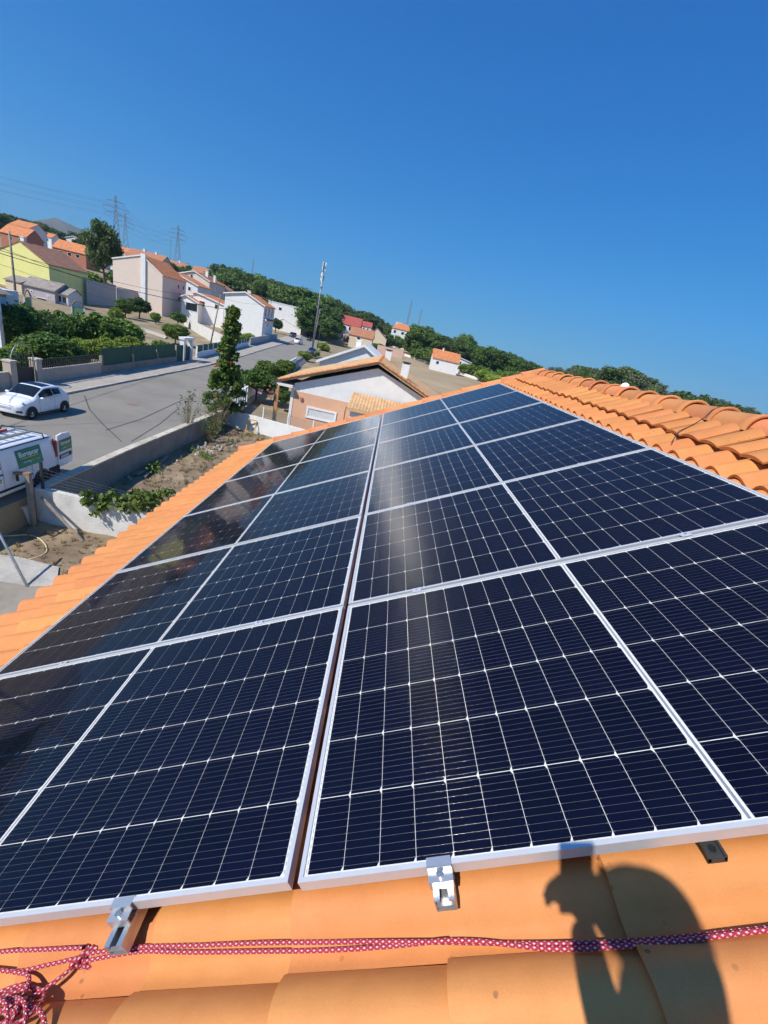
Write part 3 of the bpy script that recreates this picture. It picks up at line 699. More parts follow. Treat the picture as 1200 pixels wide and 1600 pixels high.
# ================================================================== vegetation generators
def leaf_mesh(name, clumps, per, size, material, seed=0, flat=0.5, aspect=1.6, up=0.35):
    """clumps: (x,y,z,rx,ry,rz); many leaf-sized quads scattered through each clump"""
    g = np.random.default_rng(seed); V = []
    for (x, y, z, rx, ry, rz) in clumps:
        n = max(4, int(per * (rx * ry * rz) ** (2 / 3)))
        d = g.normal(size=(n, 3)); d /= np.linalg.norm(d, axis=1)[:, None]; rad = g.uniform(.30, 1.15, n) ** .65 * (1 + .35 * (g.random(n) < .12))
        c = np.array([x, y, z]) + d * rad[:, None] * np.array([rx, ry, rz])
        nn = d * flat + g.normal(size=(n, 3)) * .5 + np.array([0, 0, up]); nn /= np.linalg.norm(nn, axis=1)[:, None]
        t = np.cross(nn, g.normal(size=(n, 3))); t /= np.linalg.norm(t, axis=1)[:, None]; b = np.cross(nn, t)
        sz = size * g.uniform(.6, 1.35, n)[:, None]
        t = t * sz * aspect / 2; b = b * sz / 2
        V.append(np.stack([c - t, c - b * .9 + t * .1, c + t, c + b * .9 + t * .1], 1).reshape(-1, 3))
    V = np.concatenate(V); n = len(V) // 4
    me = bpy.data.meshes.new(name); me.vertices.add(len(V)); me.vertices.foreach_set('co', V.astype(np.float32).ravel())
    me.loops.add(4 * n); me.loops.foreach_set('vertex_index', np.arange(4 * n, dtype=np.int32))
    me.polygons.add(n); me.polygons.foreach_set('loop_start', np.arange(0, 4 * n, 4, dtype=np.int32)); me.polygons.foreach_set('loop_total', np.full(n, 4, dtype=np.int32))
    me.materials.append(MAT[material]); me.update(calc_edges=True); me.validate(); return me
def crown_clumps(seed, W, H0, H1, n, cr, shape='round'):
    g = random.Random(seed); out = []
    for i in range(n):
        while True:
            a, b, c = g.uniform(-1, 1), g.uniform(-1, 1), g.uniform(-1, 1)
            if shape == 'round' and a*a + b*b + c*c <= 1: break
            if shape == 'pine':                                      # umbrella: wide high, thin low
                w_ = .45 + .55 * math.sin(math.pi * min(1, max(0, (c + 1) / 2)) ** .8)
                if a*a + b*b <= w_ * w_: break
            if shape == 'cone':
                w_ = max(.12, (1 - c) / 2)
                if a*a + b*b <= w_ * w_: break
            if shape == 'tall':
                w_ = .35 + .65 * math.sqrt(max(0, 1 - c * c))
                if a*a + b*b <= w_ * w_: break
        k = cr * g.choice((.45, .6, .8, 1.0, 1.3)); out.append((a * (W - k), b * (W - k), (H0 + H1) / 2 + c * ((H1 - H0) / 2 - k * .6), k, k, k * g.uniform(.6, .9)))
    return out
def trunk_mesh(name, H, r, seed, clumps, bend=.06, nb=6, m='bark'):
    g = random.Random(seed); b = MB(); top = H
    pts = [(g.uniform(-bend, bend) * H * (i / 5), g.uniform(-bend, bend) * H * (i / 5), -.3 + (top + .3) * i / 5) for i in range(6)]
    b.tube(pts, [r * (1 - .13 * i) for i in range(6)], 7)
    for c in g.sample(clumps, min(nb, len(clumps))):
        s_ = pts[g.choice((2, 3, 4))]; e_ = (c[0] * .85, c[1] * .85, c[2]); md = ((s_[0] + e_[0]) / 2, (s_[1] + e_[1]) / 2, (s_[2] + e_[2]) / 2 - .02 * H)
        b.tube([s_, md, e_], [r * .5, r * .34, r * .12], 5)
    return b.mesh(name, MAT[m], True, fix=False)
TREES = {}
def tree_kind(key, seed, W, H0, H1, n, cr, per, leaf, m, shape, r, trunk_top=None, aspect=1.6):
    """a 10 m tall prototype (trunk mesh, crown mesh)"""
    c = crown_clumps(seed, W, H0, H1, n, cr, shape)
    TREES[key] = (trunk_mesh('trunk', trunk_top or (H0 + .5 * (H1 - H0)), r, seed, c, m='bark'), leaf_mesh('crown', c, per, leaf, m, seed, aspect=aspect))
for i in range(4):
    tree_kind(f'pine{i}', 10 + i, 3.3 + .4 * (i % 3), 3.0 + .5 * (i % 2), 10, 44, 1.0, 150, .30, 'leaf_pine', 'tall' if i % 2 else 'pine', .17)
    tree_kind(f'broad{i}', 30 + i, 3.6 + .6 * (i % 3), 1.2, 10, 58, 1.15, 150, .32, 'leaf_mid' if i % 2 else 'leaf_dark', 'round', .20)
for i in range(2):
    tree_kind(f'gum{i}', 50 + i, 3.2, 2.4, 10, 40, .8, 120, .26, 'leaf_olive' if i else 'leaf_pine', 'tall', .16)
    tree_kind(f'citrus{i}', 60 + i, 5.6, 2.6, 10, 60, 1.5, 260, .42, 'leaf_dark' if i else 'leaf_mid', 'round', .38, aspect=1.8)
    tree_kind(f'bush{i}', 70 + i, 7.5, .2, 10, 70, 2.0, 220, .55, 'leaf_dark' if i else 'leaf_mid', 'round', .3, aspect=1.8)
    tree_kind(f'bright{i}', 80 + i, 7.5, .2, 10, 60, 2.0, 200, .62, 'leaf_bright', 'round', .3, aspect=2.0)
tree_kind('stonepine', 91, 4.4, 3.4, 10, 80, .95, 190, .26, 'leaf_pine', 'pine', .19, aspect=2.2)
def tree(kind, label, p, h, wide=1.0, rz=0.0, name='tree', cat='tree', group=None):
    t = thing(name, label, cat, tuple(float(q) for q in p), rz, group); tr, cr = TREES[kind]; s_ = h / 10.0
    inst('trunk', tr, t, sc=(s_, s_, s_)); inst('crown', cr, t, sc=(s_ * wide, s_ * wide, s_)); return t
def tree_px(kind, label, u, v, vtop, wide=1.0, rz=None, dz=0.0, **k):
    p = gp(u, v); p[2] = zg(p[0], p[1]) + dz; return tree(kind, label, p, height_to(p, vtop), wide, (u * 7.7 + v) % 6.28 if rz is None else rz, **k)
def tree_D(kind, label, u, D, vtop, wide=1.0, **k):
    p = gD(u, D); return tree(kind, label, p, max(2.0, height_to(p, vtop)), wide, (u * 7.7 + D) % 6.28, **k)

# ================================================================== house builder
def window(parent, face, X, Y, Z, W_, H_, fm='frame_white', pm='pane_grey', ft=.09, name='window', bars=True, x_out=0.0):
    """face 'f': facing -y at plane Y, X is the left edge; face 'r': facing +x at plane X, Y is the near edge"""
    b = MB(); d = .06
    if face == 'f':
        for (a, c, e, f_) in ((X, X + W_, Z, Z + ft), (X, X + W_, Z + H_ - ft, Z + H_), (X, X + ft, Z + ft, Z + H_ - ft), (X + W_ - ft, X + W_, Z + ft, Z + H_ - ft)): b.box(a, c, Y - d, Y + .02, e, f_)
        fr = b.build('frame' if name != 'window' else 'window', MAT[fm], parent)
        q = MB(); q.box(X + ft, X + W_ - ft, Y - .02, Y + .01, Z + ft, Z + H_ - ft); q.build('pane', MAT[pm], fr)
    else:
        for (a, c, e, f_) in ((Y, Y + W_, Z, Z + ft), (Y, Y + W_, Z + H_ - ft, Z + H_), (Y, Y + ft, Z + ft, Z + H_ - ft), (Y + W_ - ft, Y + W_, Z + ft, Z + H_ - ft)): b.box(X - .02, X + d, a, c, e, f_)
        fr = b.build('window', MAT[fm], parent)
        q = MB(); q.box(X - .01, X + .02, Y + ft, Y + W_ - ft, Z + ft, Z + H_ - ft); q.build('pane', MAT[pm], fr)
    return fr
def gable_house(name, label, Y, xL, xA, xR, zL, zA, zR, depth, wall, roofm, base=None, ov=.35, th=.16, trim='white_wall', chim=(), wins_f=(), wins_r=(), cat='house', rot=0.0, flat=False, pm='glass_dark', **k):
    """gable facing the camera side (-y); ridge runs away from the camera"""
    base = (min(zg(xL, Y), zg(xR, Y), zg(xR, Y + depth)) if base is None else base) - .4
    t = thing(name, label, cat, (xR, Y, base), rot, **k)
    def P(x, y, z): return (x - xR, y, z - base)
    b = MB()
    b.prism([(xL - xR, 0), (0, 0), (0, zR - base), (xA - xR, zA - base), (xL - xR, zL - base)], 0, depth, 'y'); b.build('wall', MAT[wall], t)
    r = MB(); sR = (zA - zR) / max(.1, xR - xA); sL = (zA - zL) / max(.1, xA - xL)
    r.hexa([P(xA, -ov, zA), P(xR + ov, -ov, zR - sR * ov), P(xR + ov, depth + ov, zR - sR * ov), P(xA, depth + ov, zA), P(xA, -ov, zA + th), P(xR + ov, -ov, zR - sR * ov + th), P(xR + ov, depth + ov, zR - sR * ov + th), P(xA, depth + ov, zA + th)])
    r.hexa([P(xL - ov, -ov, zL - sL * ov), P(xA, -ov, zA), P(xA, depth + ov, zA), P(xL - ov, depth + ov, zL - sL * ov), P(xL - ov, -ov, zL - sL * ov + th), P(xA, -ov, zA + th), P(xA, depth + ov, zA + th), P(xL - ov, depth + ov, zL - sL * ov + th)])
    ro = r.build('roof', MAT[roofm], t)
    if trim:
        q = MB()
        for (x0, z0, x1, z1) in ((xA, zA, xR + ov, zR - sR * ov), (xL - ov, zL - sL * ov, xA, zA)):
            q.hexa([P(x0, -ov - .06, z0 - .06), P(x1, -ov - .06, z1 - .06), P(x1, -ov + .12, z1 - .06), P(x0, -ov + .12, z0 - .06), P(x0, -ov - .06, z0 + th + .05), P(x1, -ov - .06, z1 + th + .05), P(x1, -ov + .12, z1 + th + .05), P(x0, -ov + .12, z0 + th + .05)])
        q.build('verge_trim', MAT[trim], ro)
    for (cx, cy_, ztop, w_) in chim:
        c = MB(); c.box(cx - xR - w_/2, cx - xR + w_/2, cy_ - w_/2, cy_ + w_/2, (zR - base) * .8, ztop - base); c.box(cx - xR - w_/2 - .06, cx - xR + w_/2 + .06, cy_ - w_/2 - .06, cy_ + w_/2 + .06, ztop - base, ztop - base + .12)
        c.build('chimney', MAT['white_wall'], ro)
    for (x, z, w_, h_) in wins_f: window(t, 'f', x - xR, 0, z - base, w_, h_, pm=pm)
    for (y, z, w_, h_) in wins_r: window(t, 'r', 0, y, z - base, w_, h_, pm=pm)
    return t
def gable_px(name, label, pl, pa, pr, width=None, half=None, pf=None, depth=10, wall='white_wall', roofm='roof_orange', show=False, wins_f=(), chim_px=(), wins_r=(), **k):
    """gable front from three photo points; its distance follows from the real width of the front"""
    lo, hi = 20.0, 900.0
    for _ in range(40):
        m = (lo + hi) / 2
        wd = (atY(*pr, m)[0] - atY(*pl, m)[0]) if width else (atY(*pr, m)[0] - atY(*pa, m)[0]) * 2
        if wd < (width or half * 2): lo = m
        else: hi = m
    Y = lo; r = atY(*pr, Y); a = atY(*pa, Y)
    l = atY(*pl, Y) if width else np.array([2 * a[0] - r[0], Y, r[2]])
    if pf is not None: depth = max(3, atX(*pf, r[0])[1] - Y)
    wf = [(r[0] - (r[0] - l[0]) * fx, r[2] - dz, w_, h_) for (fx, dz, w_, h_) in wins_f]
    wr = [(y, r[2] - dz, w_, h_) for (y, dz, w_, h_) in wins_r]
    ch = [(atY(cu, cv, Y + cy_)[0], cy_, atY(cu, cv, Y + cy_)[2], w_) for (cu, cv, cy_, w_) in chim_px]
    if show: print(name, 'Y %.1f L %.1f %.1f A %.1f %.1f R %.1f %.1f depth %.1f ground %.1f' % (Y, l[0], l[2], a[0], a[2], r[0], r[2], depth, zg(r[0], Y)))
    return gable_house(name, label, Y, l[0], a[0], r[0], l[2], a[2], r[2], depth, wall, roofm, wins_f=wf, wins_r=wr, chim=ch, **k)
def long_house(name, label, Y, pl, pr, pridge, depth, wall, roofm, ov=.35, th=.16, wins=(), base=None, cat='house', hip=0.0, chim=(), trim=None, pm='glass_dark', **k):
    """ridge across the view: eave line from pl to pr (photo points) at distance Y, roof rising to pridge"""
    l = atY(*pl, Y); r = atY(*pr, Y); ze = (l[2] + r[2]) / 2; a = atY(*pridge, Y + depth / 2); zr = max(a[2], ze + .5)
    base = (min(zg(l[0], Y), zg(r[0], Y)) if base is None else base) - .4
    t = thing(name, label, cat, (l[0], Y, base), 0, **k); W_ = r[0] - l[0]; e_ = ze - base; R_ = zr - base
    b = MB(); b.prism([(0, 0), (depth, 0), (depth, e_), (depth / 2, R_), (0, e_)], 0, W_, 'x') if not hip else b.box(0, W_, 0, depth, 0, e_)
    b.build('wall', MAT[wall], t)
    ro = MB(); s_ = (R_ - e_) / (depth / 2); lo = e_ - s_ * ov; h0 = hip
    for (y0, y1) in ((-ov, depth / 2), (depth + ov, depth / 2)):
        ro.hexa([(-ov, y0, lo), (W_ + ov, y0, lo), (W_ + ov - (h0 + ov if hip else 0), y1, R_), (-ov + (h0 + ov if hip else 0), y1, R_), (-ov, y0, lo + th), (W_ + ov, y0, lo + th), (W_ + ov - (h0 + ov if hip else 0), y1, R_ + th), (-ov + (h0 + ov if hip else 0), y1, R_ + th)])
    if hip:
        for (x0, x1) in ((-ov, h0), (W_ + ov, W_ - h0)):
            ro.quad((x0, -ov, lo + th), (x0, depth + ov, lo + th), (x1, depth / 2, R_ + th))
    rf = ro.build('roof', MAT[roofm], t)
    for (fx, dz, w_, h_) in wins: window(t, 'f', W_ * fx, 0, e_ - dz, w_, h_, pm=pm)
    for (fx, fy, hh, w_) in chim:
        c = MB(); c.box(W_ * fx - w_/2, W_ * fx + w_/2, depth * fy - w_/2, depth * fy + w_/2, e_ * .9, R_ + hh); c.box(W_ * fx - w_/2 - .08, W_ * fx + w_/2 + .08, depth * fy - w_/2 - .08, depth * fy + w_/2 + .08, R_ + hh, R_ + hh + .12); c.build('chimney', MAT['white_wall'], rf)
    return t
def wall_run(name, label, pts, z0, z1, th, m, cat='wall', cap=None, capm='coping', piece=1.0, capname='coping_stone', **k):
    """a wall along a polyline; z0/z1 constants or functions; capped with separate stones"""
    t = thing(name, label, cat, (pts[0][0], pts[0][1], 0), 0, **k); ox, oy = pts[0]
    b = MB(); r_ = random.Random(len(pts) * 7 + int(ox * 10))
    for (a, c) in zip(pts, pts[1:]):
        d = np.array([c[0] - a[0], c[1] - a[1]], float); L = np.linalg.norm(d); d /= L; n = np.array([-d[1], d[0]]) * th / 2
        za0, za1 = (z0(*a), z1(*a)) if callable(z0) else (z0, z1); zc0, zc1 = (z0(*c), z1(*c)) if callable(z0) else (z0, z1)
        A_ = [(a[0] - ox - n[0], a[1] - oy - n[1]), (c[0] - ox - n[0], c[1] - oy - n[1]), (c[0] - ox + n[0], c[1] - oy + n[1]), (a[0] - ox + n[0], a[1] - oy + n[1])]
        b.hexa([(*A_[0], za0), (*A_[1], zc0), (*A_[2], zc0), (*A_[3], za0), (*A_[0], za1), (*A_[1], zc1), (*A_[2], zc1), (*A_[3], za1)])
        if cap:
            nn = max(1, int(L / piece)); m2 = np.array([-d[1], d[0]]) * (th / 2 + cap[0])
            for i in range(nn):
                f0, f1 = i / nn + .004, (i + 1) / nn - .004; q0 = np.array(a) + d * L * f0 - [ox, oy]; q1 = np.array(a) + d * L * f1 - [ox, oy]
                h0 = za1 + (zc1 - za1) * f0 + .002; h1 = za1 + (zc1 - za1) * f1 + .002; hh = cap[1] + r_.uniform(-.006, .008)
                s_ = MB(); s_.hexa([(*(q0 - m2), h0), (*(q1 - m2), h1), (*(q1 + m2), h1), (*(q0 + m2), h0), (*(q0 - m2), h0 + hh), (*(q1 - m2), h1 + hh), (*(q1 + m2), h1 + hh), (*(q0 + m2), h0 + hh)])
                s_.build(capname, MAT[capm], t)
    b.build('wall_body', MAT[m], t); return t

# ================================================================== our garden, retaining wall, gate corner
wall_run('retaining_wall', 'long stained concrete retaining wall with pale coping between our garden and the road', [(-11.40, 13.45), (-11.60, 19.0), (-11.63, 31.7)], -1.3, .235, .24, 'concrete', cap=(.05, .07), piece=1.2)
wall_run('garden_wall', 'rough whitewashed wall crossing our garden below the vine leaves', [(-11.45, 13.32), (-9.0, 13.25), (-2.5, 13.1)], -1.3, .33, .2, 'rough_white')
wall_run('curved_wall', 'low curved rubble wall with pale top by the gate post', [(-11.5, 13.15), (-11.72, 12.75), (-11.9, 12.2), (-11.98, 11.5), (-11.95, 10.6), (-11.8, 9.6)], -1.3, -.32, .24, 'rough_white', cap=(.03, .06), piece=.5)
gpst = thing('gate_post', 'weathered timber gate post with a short arm at its top', 'post', (-11.3, 12.85, -1.0))
b = MB(); b.box(-.07, .07, -.07, .07, -.2, 1.98); b.build('post', MAT['wood_grey'], gpst)
b = MB(); b.bar((-.50, 0, 1.93), (.10, 0, 2.03), .16, .07); b.build('arm', MAT['wood'], gpst)
b = MB(); b.bar((-.38, 0, 1.9), (-.38, 0, 1.66), .06); b.build('hinge', MAT['metal_dark'], gpst)
fnc = thing('wire_fence', 'thin wire mesh fence on posts above the whitewashed garden wall', 'fence', (-11.2, 13.3, .33))
for i, x in enumerate((0, 3.4, 6.0)):
    b = MB(); b.box(x - .035, x + .035, -.035, .035, 0, 1.0 if i == 0 else .42); b.build('post', MAT['metal_grey' if i else 'metal_dark'], fnc)
b = MB()
for i in range(6): b.tube([(-.6, 0, .1 + .14 * i), (3.0, -.02, .08 + .09 * i), (6.4, -.05, .06 + .06 * i)], .0035, 4, False)
for i in range(40):
    x = -.5 + i * .17; b.tube([(x, 0, .03), (x, 0, .85 - .065 * x)], .002, 3, False)
b.build('mesh_wires', MAT['metal_grey'], fnc, kind='stuff')
b = MB(); b.bar((-11.05, 13.0, .15), (-9.35, 12.5, -.98), .06, .09); b.build('leaning_plank', MAT['wood_grey'], label='grey plank leaning from the gate post against the whitewashed wall', cat='plank')
p1 = at(0, 836, .35); b = MB(); b.tube([(-8.86, 9.55, -1.0), tuple(p1), tuple(p1 + (p1 - np.array([-8.86, 9.55, -1.0])) * .3)], .035, 8); b.build('steel_pipe', MAT['galv'], smooth=True, label='grey metal pipe leaning over the concrete path at the gate', cat='pipe')
hp_ = [at(u, v, -.93) for (u, v) in ((-8, 838), (20, 837), (45, 836), (62, 842), (72, 853), (72, 863), (60, 870), (45, 874))]
b = MB(); b.tube([tuple(q) for q in smooth_path(hp_, 8)], .022, 8); b.build('garden_hose', MAT['hose'], smooth=True, label='pale garden hose curled on the bare earth by the gate', cat='hose')
mat('path_concrete', (.46, .43, .38), .95, .15, 2.5, .6, 25, dirt=.5, dscale=1.6)
b = MB(); c4 = [at(u, v, -.93) for (u, v) in ((-30, 865), (30, 872), (92, 888), (88, 918), (50, 918), (-30, 905))]
b.prism([(q[0], q[1]) for q in c4], -1.1, -.88); b.build('concrete_path', MAT['path_concrete'], kind='structure')
b = MB(); b.prism([(-13, 4), (-2.4, 4), (-2.4, 8.4), (-7.0, 9.9), (-10.2, 10.2), (-13, 10.0)], -1.1, -.90); b.build('yard_paving', MAT['concrete'], kind='structure')
# railing of the small gate
gr = thing('garden_gate', 'low black iron railing gate in front of the white van', 'gate', (-12.0, 10.0, -.9))
b = MB(); b.bar((0, 0, .9), (0, 2.2, .9), .04); b.bar((0, 0, .35), (0, 2.2, .35), .04); b.build('rail', MAT['metal_dark'], gr)
for i in range(12):
    b = MB(); b.bar((0, .05 + i * .19, .1), (0, .05 + i * .19, 1.0), .022); b.build('bar', MAT['metal_dark'], gr)
# vine over the garden wall
vt = thing('grape_vine', 'grape vine with bright green leaves hanging over the whitewashed wall', 'vine', (-9.8, 13.2, .3))
g = random.Random(3); cl = []
for (u, v, s_) in ((136, 772, .26), (133, 785, .22), (142, 778, .2), (160, 778, .28), (156, 790, .26), (165, 785, .3), (153, 800, .18), (172, 775, .22), (186, 782, .24), (192, 790, .28), (200, 778, .28), (210, 780, .3), (204, 795, .28), (220, 776, .32), (228, 782, .34), (236, 774, .3), (244, 780, .3), (250, 772, .26), (215, 790, .3), (230, 792, .28), (262, 770, .22)):
    q = atY(u, v, 13.05); cl.append((q[0] + 9.8, -.15 + g.uniform(-.1, .15), q[2] - .3, s_ * .8, .22, s_ * .7))
me = leaf_mesh('leaves', cl, 1100, .14, 'leaf_vine', 3, aspect=1.15); inst('leaves', me, vt)
b = MB()
for c in cl[::2]: b.tube([(c[0] + .3, .05, -.1), (c[0] + .1, -.05, c[2] + .1), (c[0], c[1], c[2])], .012, 5, False)
b.build('stems', MAT['wood'], vt, smooth=True, kind='stuff')
# weeds, dry grass and rubble in the garden strip
def tufts(name, pts, hgt, m, n_blade, seed, kind='stuff', spread=.12):
    g = np.random.default_rng(seed); V = []; F = []
    for (x, y, z, s_) in pts:
        for _ in range(n_blade):
            a = g.uniform(0, 6.283); r_ = g.uniform(0, spread) * s_; h = hgt * s_ * g.uniform(.5, 1.2); ln = g.uniform(.1, .6) * h; w_ = .012 * s_ + .008
            bx, by = x + r_ * math.cos(a), y + r_ * math.sin(a); dx, dy = math.cos(a) * ln, math.sin(a) * ln; o = len(V)
            V += [(bx - w_ * math.sin(a), by + w_ * math.cos(a), z), (bx + w_ * math.sin(a), by - w_ * math.cos(a), z), (bx + dx * .5 + w_ * .5 * math.sin(a), by + dy * .5, z + h * .65), (bx + dx, by + dy, z + h)]; F.append((o, o + 1, o + 2, o + 3))
    me = bpy.data.meshes.new(name); me.from_pydata(V, [], F); me.materials.append(MAT[m]); o = bpy.data.objects.new(name, me); COL.objects.link(o); return o
g = random.Random(8)
dp = []
for _ in range(900):
    x, y = g.uniform(-11.3, -3.2), g.uniform(14, 31.5); dp.append((x, y, yard_h(x, y) - .01, g.uniform(.4, 1.1)))
for _ in range(260):
    x, y = g.uniform(-11.4, -6.2), g.uniform(9.9, 13.0); dp.append((x, y, yard_h(x, y) - .01, g.uniform(.25, .7)))
tag(tufts('dry_grass', dp, .22, 'leaf_dry', 9, 1), 'short dry grass scattered over the bare garden strip', 'grass', kind='stuff')
for i, (u, v, s_, lab) in enumerate(((300, 705, 1.0, 'small green weed in our garden beside the white rubble'), (322, 715, 1.2, 'leafy green weed in our garden between the rubble heaps'), (327, 718, .9, 'low green weed in our garden nearest the eave tiles'),
                           (245, 738, 1.5, 'pale green weed mat on the dark soil by the retaining wall'), (360, 690, .8, 'small green weed in our garden below the white wall'))):
    p = at(u, v, -.95); tr = thing('weed', lab, 'weed', tuple(p), 0, 'weeds in our garden')
    inst('leaves', leaf_mesh('leaves', [(g.uniform(-.3, .3) * s_, g.uniform(-.3, .3) * s_, .15 * s_, .2 * s_, .2 * s_, .16 * s_) for _ in range(5)], 500, .07, 'leaf_mid', 20 + i), tr)
rub = [(g.uniform(-.6, .6), g.uniform(-.5, .5)) for _ in range(60)]
def rock(seed, r):
    q = random.Random(seed); b = MB(); n = 7
    b.grid(lambda u, v: tuple(np.array([math.sin(math.pi * v) * math.cos(6.283 * u), math.sin(math.pi * v) * math.sin(6.283 * u), .7 * math.cos(math.pi * v)]) * r * (1 + .22 * math.sin(seed + 5 * math.cos(6.283 * u) + 7 * v))), 8, 5); return b.mesh('stone', MAT['stone'])
RK = [rock(i * 3.3, 1.0) for i in range(4)]
for i in range(46):
    if i < 26: u, v = g.gauss(316, 12), g.gauss(702, 6)
    elif i < 36: u, v = g.gauss(345, 10), g.gauss(697, 4)
    else: u, v = g.gauss(230, 30), g.gauss(735, 10)
    p = at(u, v, -.93)
    if p[0] < -11.35 or p[1] > 31: continue
    inst('rubble_stone', RK[i % 4], None, tuple(p), (g.uniform(0, 6), g.uniform(0, 6), g.uniform(0, 6)), g.uniform(.05, .16), label='broken stone lying in the rubble on our bare garden strip', cat='stone', group='rubble stones in the garden')
for i, (a, c) in enumerate((((232, 738), (262, 712)), ((225, 745), (250, 722)), ((215, 742), (240, 728)))):
    b = MB(); q0, q1 = at(*a, -.88), at(*c, -.88); b.bar(tuple(q0), tuple(q1), .14, .05); b.build('old_plank', MAT['wood_grey'], label=['long grey plank lying by the foot of the retaining wall', 'grey plank lying nearest our eave at the retaining wall', 'short grey plank among the shaded debris by the wall'][i], cat='plank')
# yellow trestle
tr = thing('yellow_trestle', 'small yellow metal trestle leaning on the white boundary wall', 'trestle', (-9.35, 31.0, -.97), R(8))
for x in (-.32, .32):
    b = MB(); b.bar((x, -.25, 0), (x, .1, 1.0), .045); b.bar((x, .35, 0), (x, .1, 1.0), .045); b.build('leg', MAT['yellow_paint'], tr)
b = MB(); b.bar((-.36, .1, 1.0), (.36, .1, 1.0), .06); b.bar((-.36, -.22, .1), (.36, -.22, .1), .05); b.build('crossbar', MAT['yellow_paint'], tr)
# white boundary wall towards the neighbour, with mesh panels
wall_run('boundary_wall', 'smooth white boundary wall between our garden and the neighbour', [(-11.45, 31.85), (-2.0, 29.9)], -1.3, .30, .18, 'white_wall')
mf = thing('mesh_fence', 'grey mesh panels between white posts on the boundary wall', 'fence', (-11.45, 31.85, .3), math.atan2(-1.95, 9.45))
for i in range(5):
    b = MB(); b.box(-.04 + 2.0 * i + .9, .04 + 2.0 * i + .9, -.04, .04, 0, .85); b.build('post', MAT['frame_white'], mf)
    if i < 4:
        b = MB()
        for z in np.arange(.1, .8, .1): b.bar((.95 + 2 * i, 0, z), (2.85 + 2 * i, 0, z), .014)
        for x in np.arange(1.0, 2.85, .12): b.bar((x + 2 * i, .008, .05), (x + 2 * i, .008, .75), .010)
        b.build('mesh_panel', MAT['metal_grey'], mf, kind='stuff')
# white picket gate
pg = thing('picket_gate', 'white iron picket gate ajar beside the flowering pole', 'gate', (-11.9, 33.6, 0), R(62))
for i in range(8):
    b = MB(); b.bar((i * .24, 0, .05), (i * .24, 0, 1.55 + .25 * math.sin(i * .45)), .06); b.build('picket', MAT['frame_white'], pg)
b = MB(); b.bar((0, 0, .35), (1.7, 0, .35), .05); b.bar((0, 0, 1.25), (1.7, 0, 1.25), .05); b.build('rail', MAT['frame_white'], pg)
wall_run('street_wall', 'low white street wall of the neighbour behind the picket gate', [(-12.4, 35.6), (-14.5, 52), (-16.0, 66), (-17.8, 84)], -.6, .65, .2, 'white_wall')

# ================================================================== neighbour's house
tan = mat('roof_tan', (0.60, 0.37, 0.185), 0.9, 0.25, 1.6, 0.2, 20, dirt=0.4, dscale=0.7)
nb = thing('neighbour_house', 'peach and white single-storey house with tan tiled gable roof next door', 'house', (0, 34.0, -1.2))
xL, xA, xR, zL, zA, zR = -8.6, -.95, 6.7, 2.95, 6.0, 2.95
OZ2 = -1.2
b = MB(); b.prism([(-7.15, 0), (6.2, 0), (6.2, 3.4 + 1.2 - .45), (xA, 5.45 + 1.2), (-7.15, 2.95 + 1.2)], 0, 12, 'y'); b.build('wall', MAT['white_wall'], nb)
b = MB(); b.box(-7.17, 4.0, -.012, .3, -.1, 2.40 + 1.2); b.build('lower_wall', MAT['peach'], nb)
def corr(x0, z0, x1, z1, y0, y1, pitch=.21, amp=.035, nx=8):
    q = MB(); n = int((y1 - y0) / pitch * 6)
    q.grid(lambda u, v: (x0 + (x1 - x0) * u, y0 + (y1 - y0) * v, z0 + (z1 - z0) * u + amp * abs(math.sin(math.pi * (y1 - y0) * v / pitch)) + .02 * ((u * nx) % 1.0)), nx * 3, n); return q
rf = MB(); y0, y1 = -.48, 12.6
for (xa, za, xb, zb) in ((xL - .1, zL - .05, xA, zA), (xR + .1, zR - .05, xA, zA)):
    rf.hexa([(xa, y0, za + 1.2 - .22), (xb, y0, zb + 1.2 - .22), (xb, y1, zb + 1.2 - .22), (xa, y1, za + 1.2 - .22), (xa, y0, za + 1.2), (xb, y0, zb + 1.2), (xb, y1, zb + 1.2), (xa, y1, za + 1.2)])
nroof = rf.build('roof', MAT['cream_fascia'] if 'cream_fascia' in MAT else mat('cream_fascia', (0.66, 0.40, 0.21), .9, .12, 1.5, dirt=.2), nb)
corr(xL - .25, zL + 1.2 - .1, xA, zA + 1.2 + .02, y0 - .05, y1).build('roof_tiles', tan, nroof, smooth=True, kind='stuff')
corr(xR + .25, zR + 1.2 - .1, xA, zA + 1.2 + .02, y0 - .05, y1).build('roof_tiles', tan, nroof, smooth=True, kind='stuff')
for i in range(32):
    o = inst('ridge_cap', CAP, nroof, (xA, y0 + i * .41, zA + 1.2 - .03)); o.data = CAP
for i in range(20):
    for (xa, za) in ((xL, zL), (xR, zR)):
        u0 = i / 20; o = inst('verge_tile', VC, nroof, (xa + (xA - xa) * u0, y0, za + (zA - za) * u0 + 1.2 - .02))
        ang = math.atan2(zA - za, xA - xa); d = Vector((math.cos(ang), 0, math.sin(ang)))
        o.rotation_euler = d.to_track_quat('Y', 'Z').to_euler()
b = MB(); b.box(-8.45, -8.2, -.6, -.35, .2, 2.62 + 1.2); b.build('porch_post', MAT['wood_orange'], nb)
b = MB(); b.box(-8.5, -7.2, -.55, 4, 2.62 + 1.2, 2.8 + 1.2); b.build('porch_beam', MAT['white_wall'], nb)
b = MB(); b.box(-7.35, -7.13, -.05, .2, 0, 2.5 + 1.2); b.build('corner_pilaster', MAT['white_wall'], nb)
wd = MB()
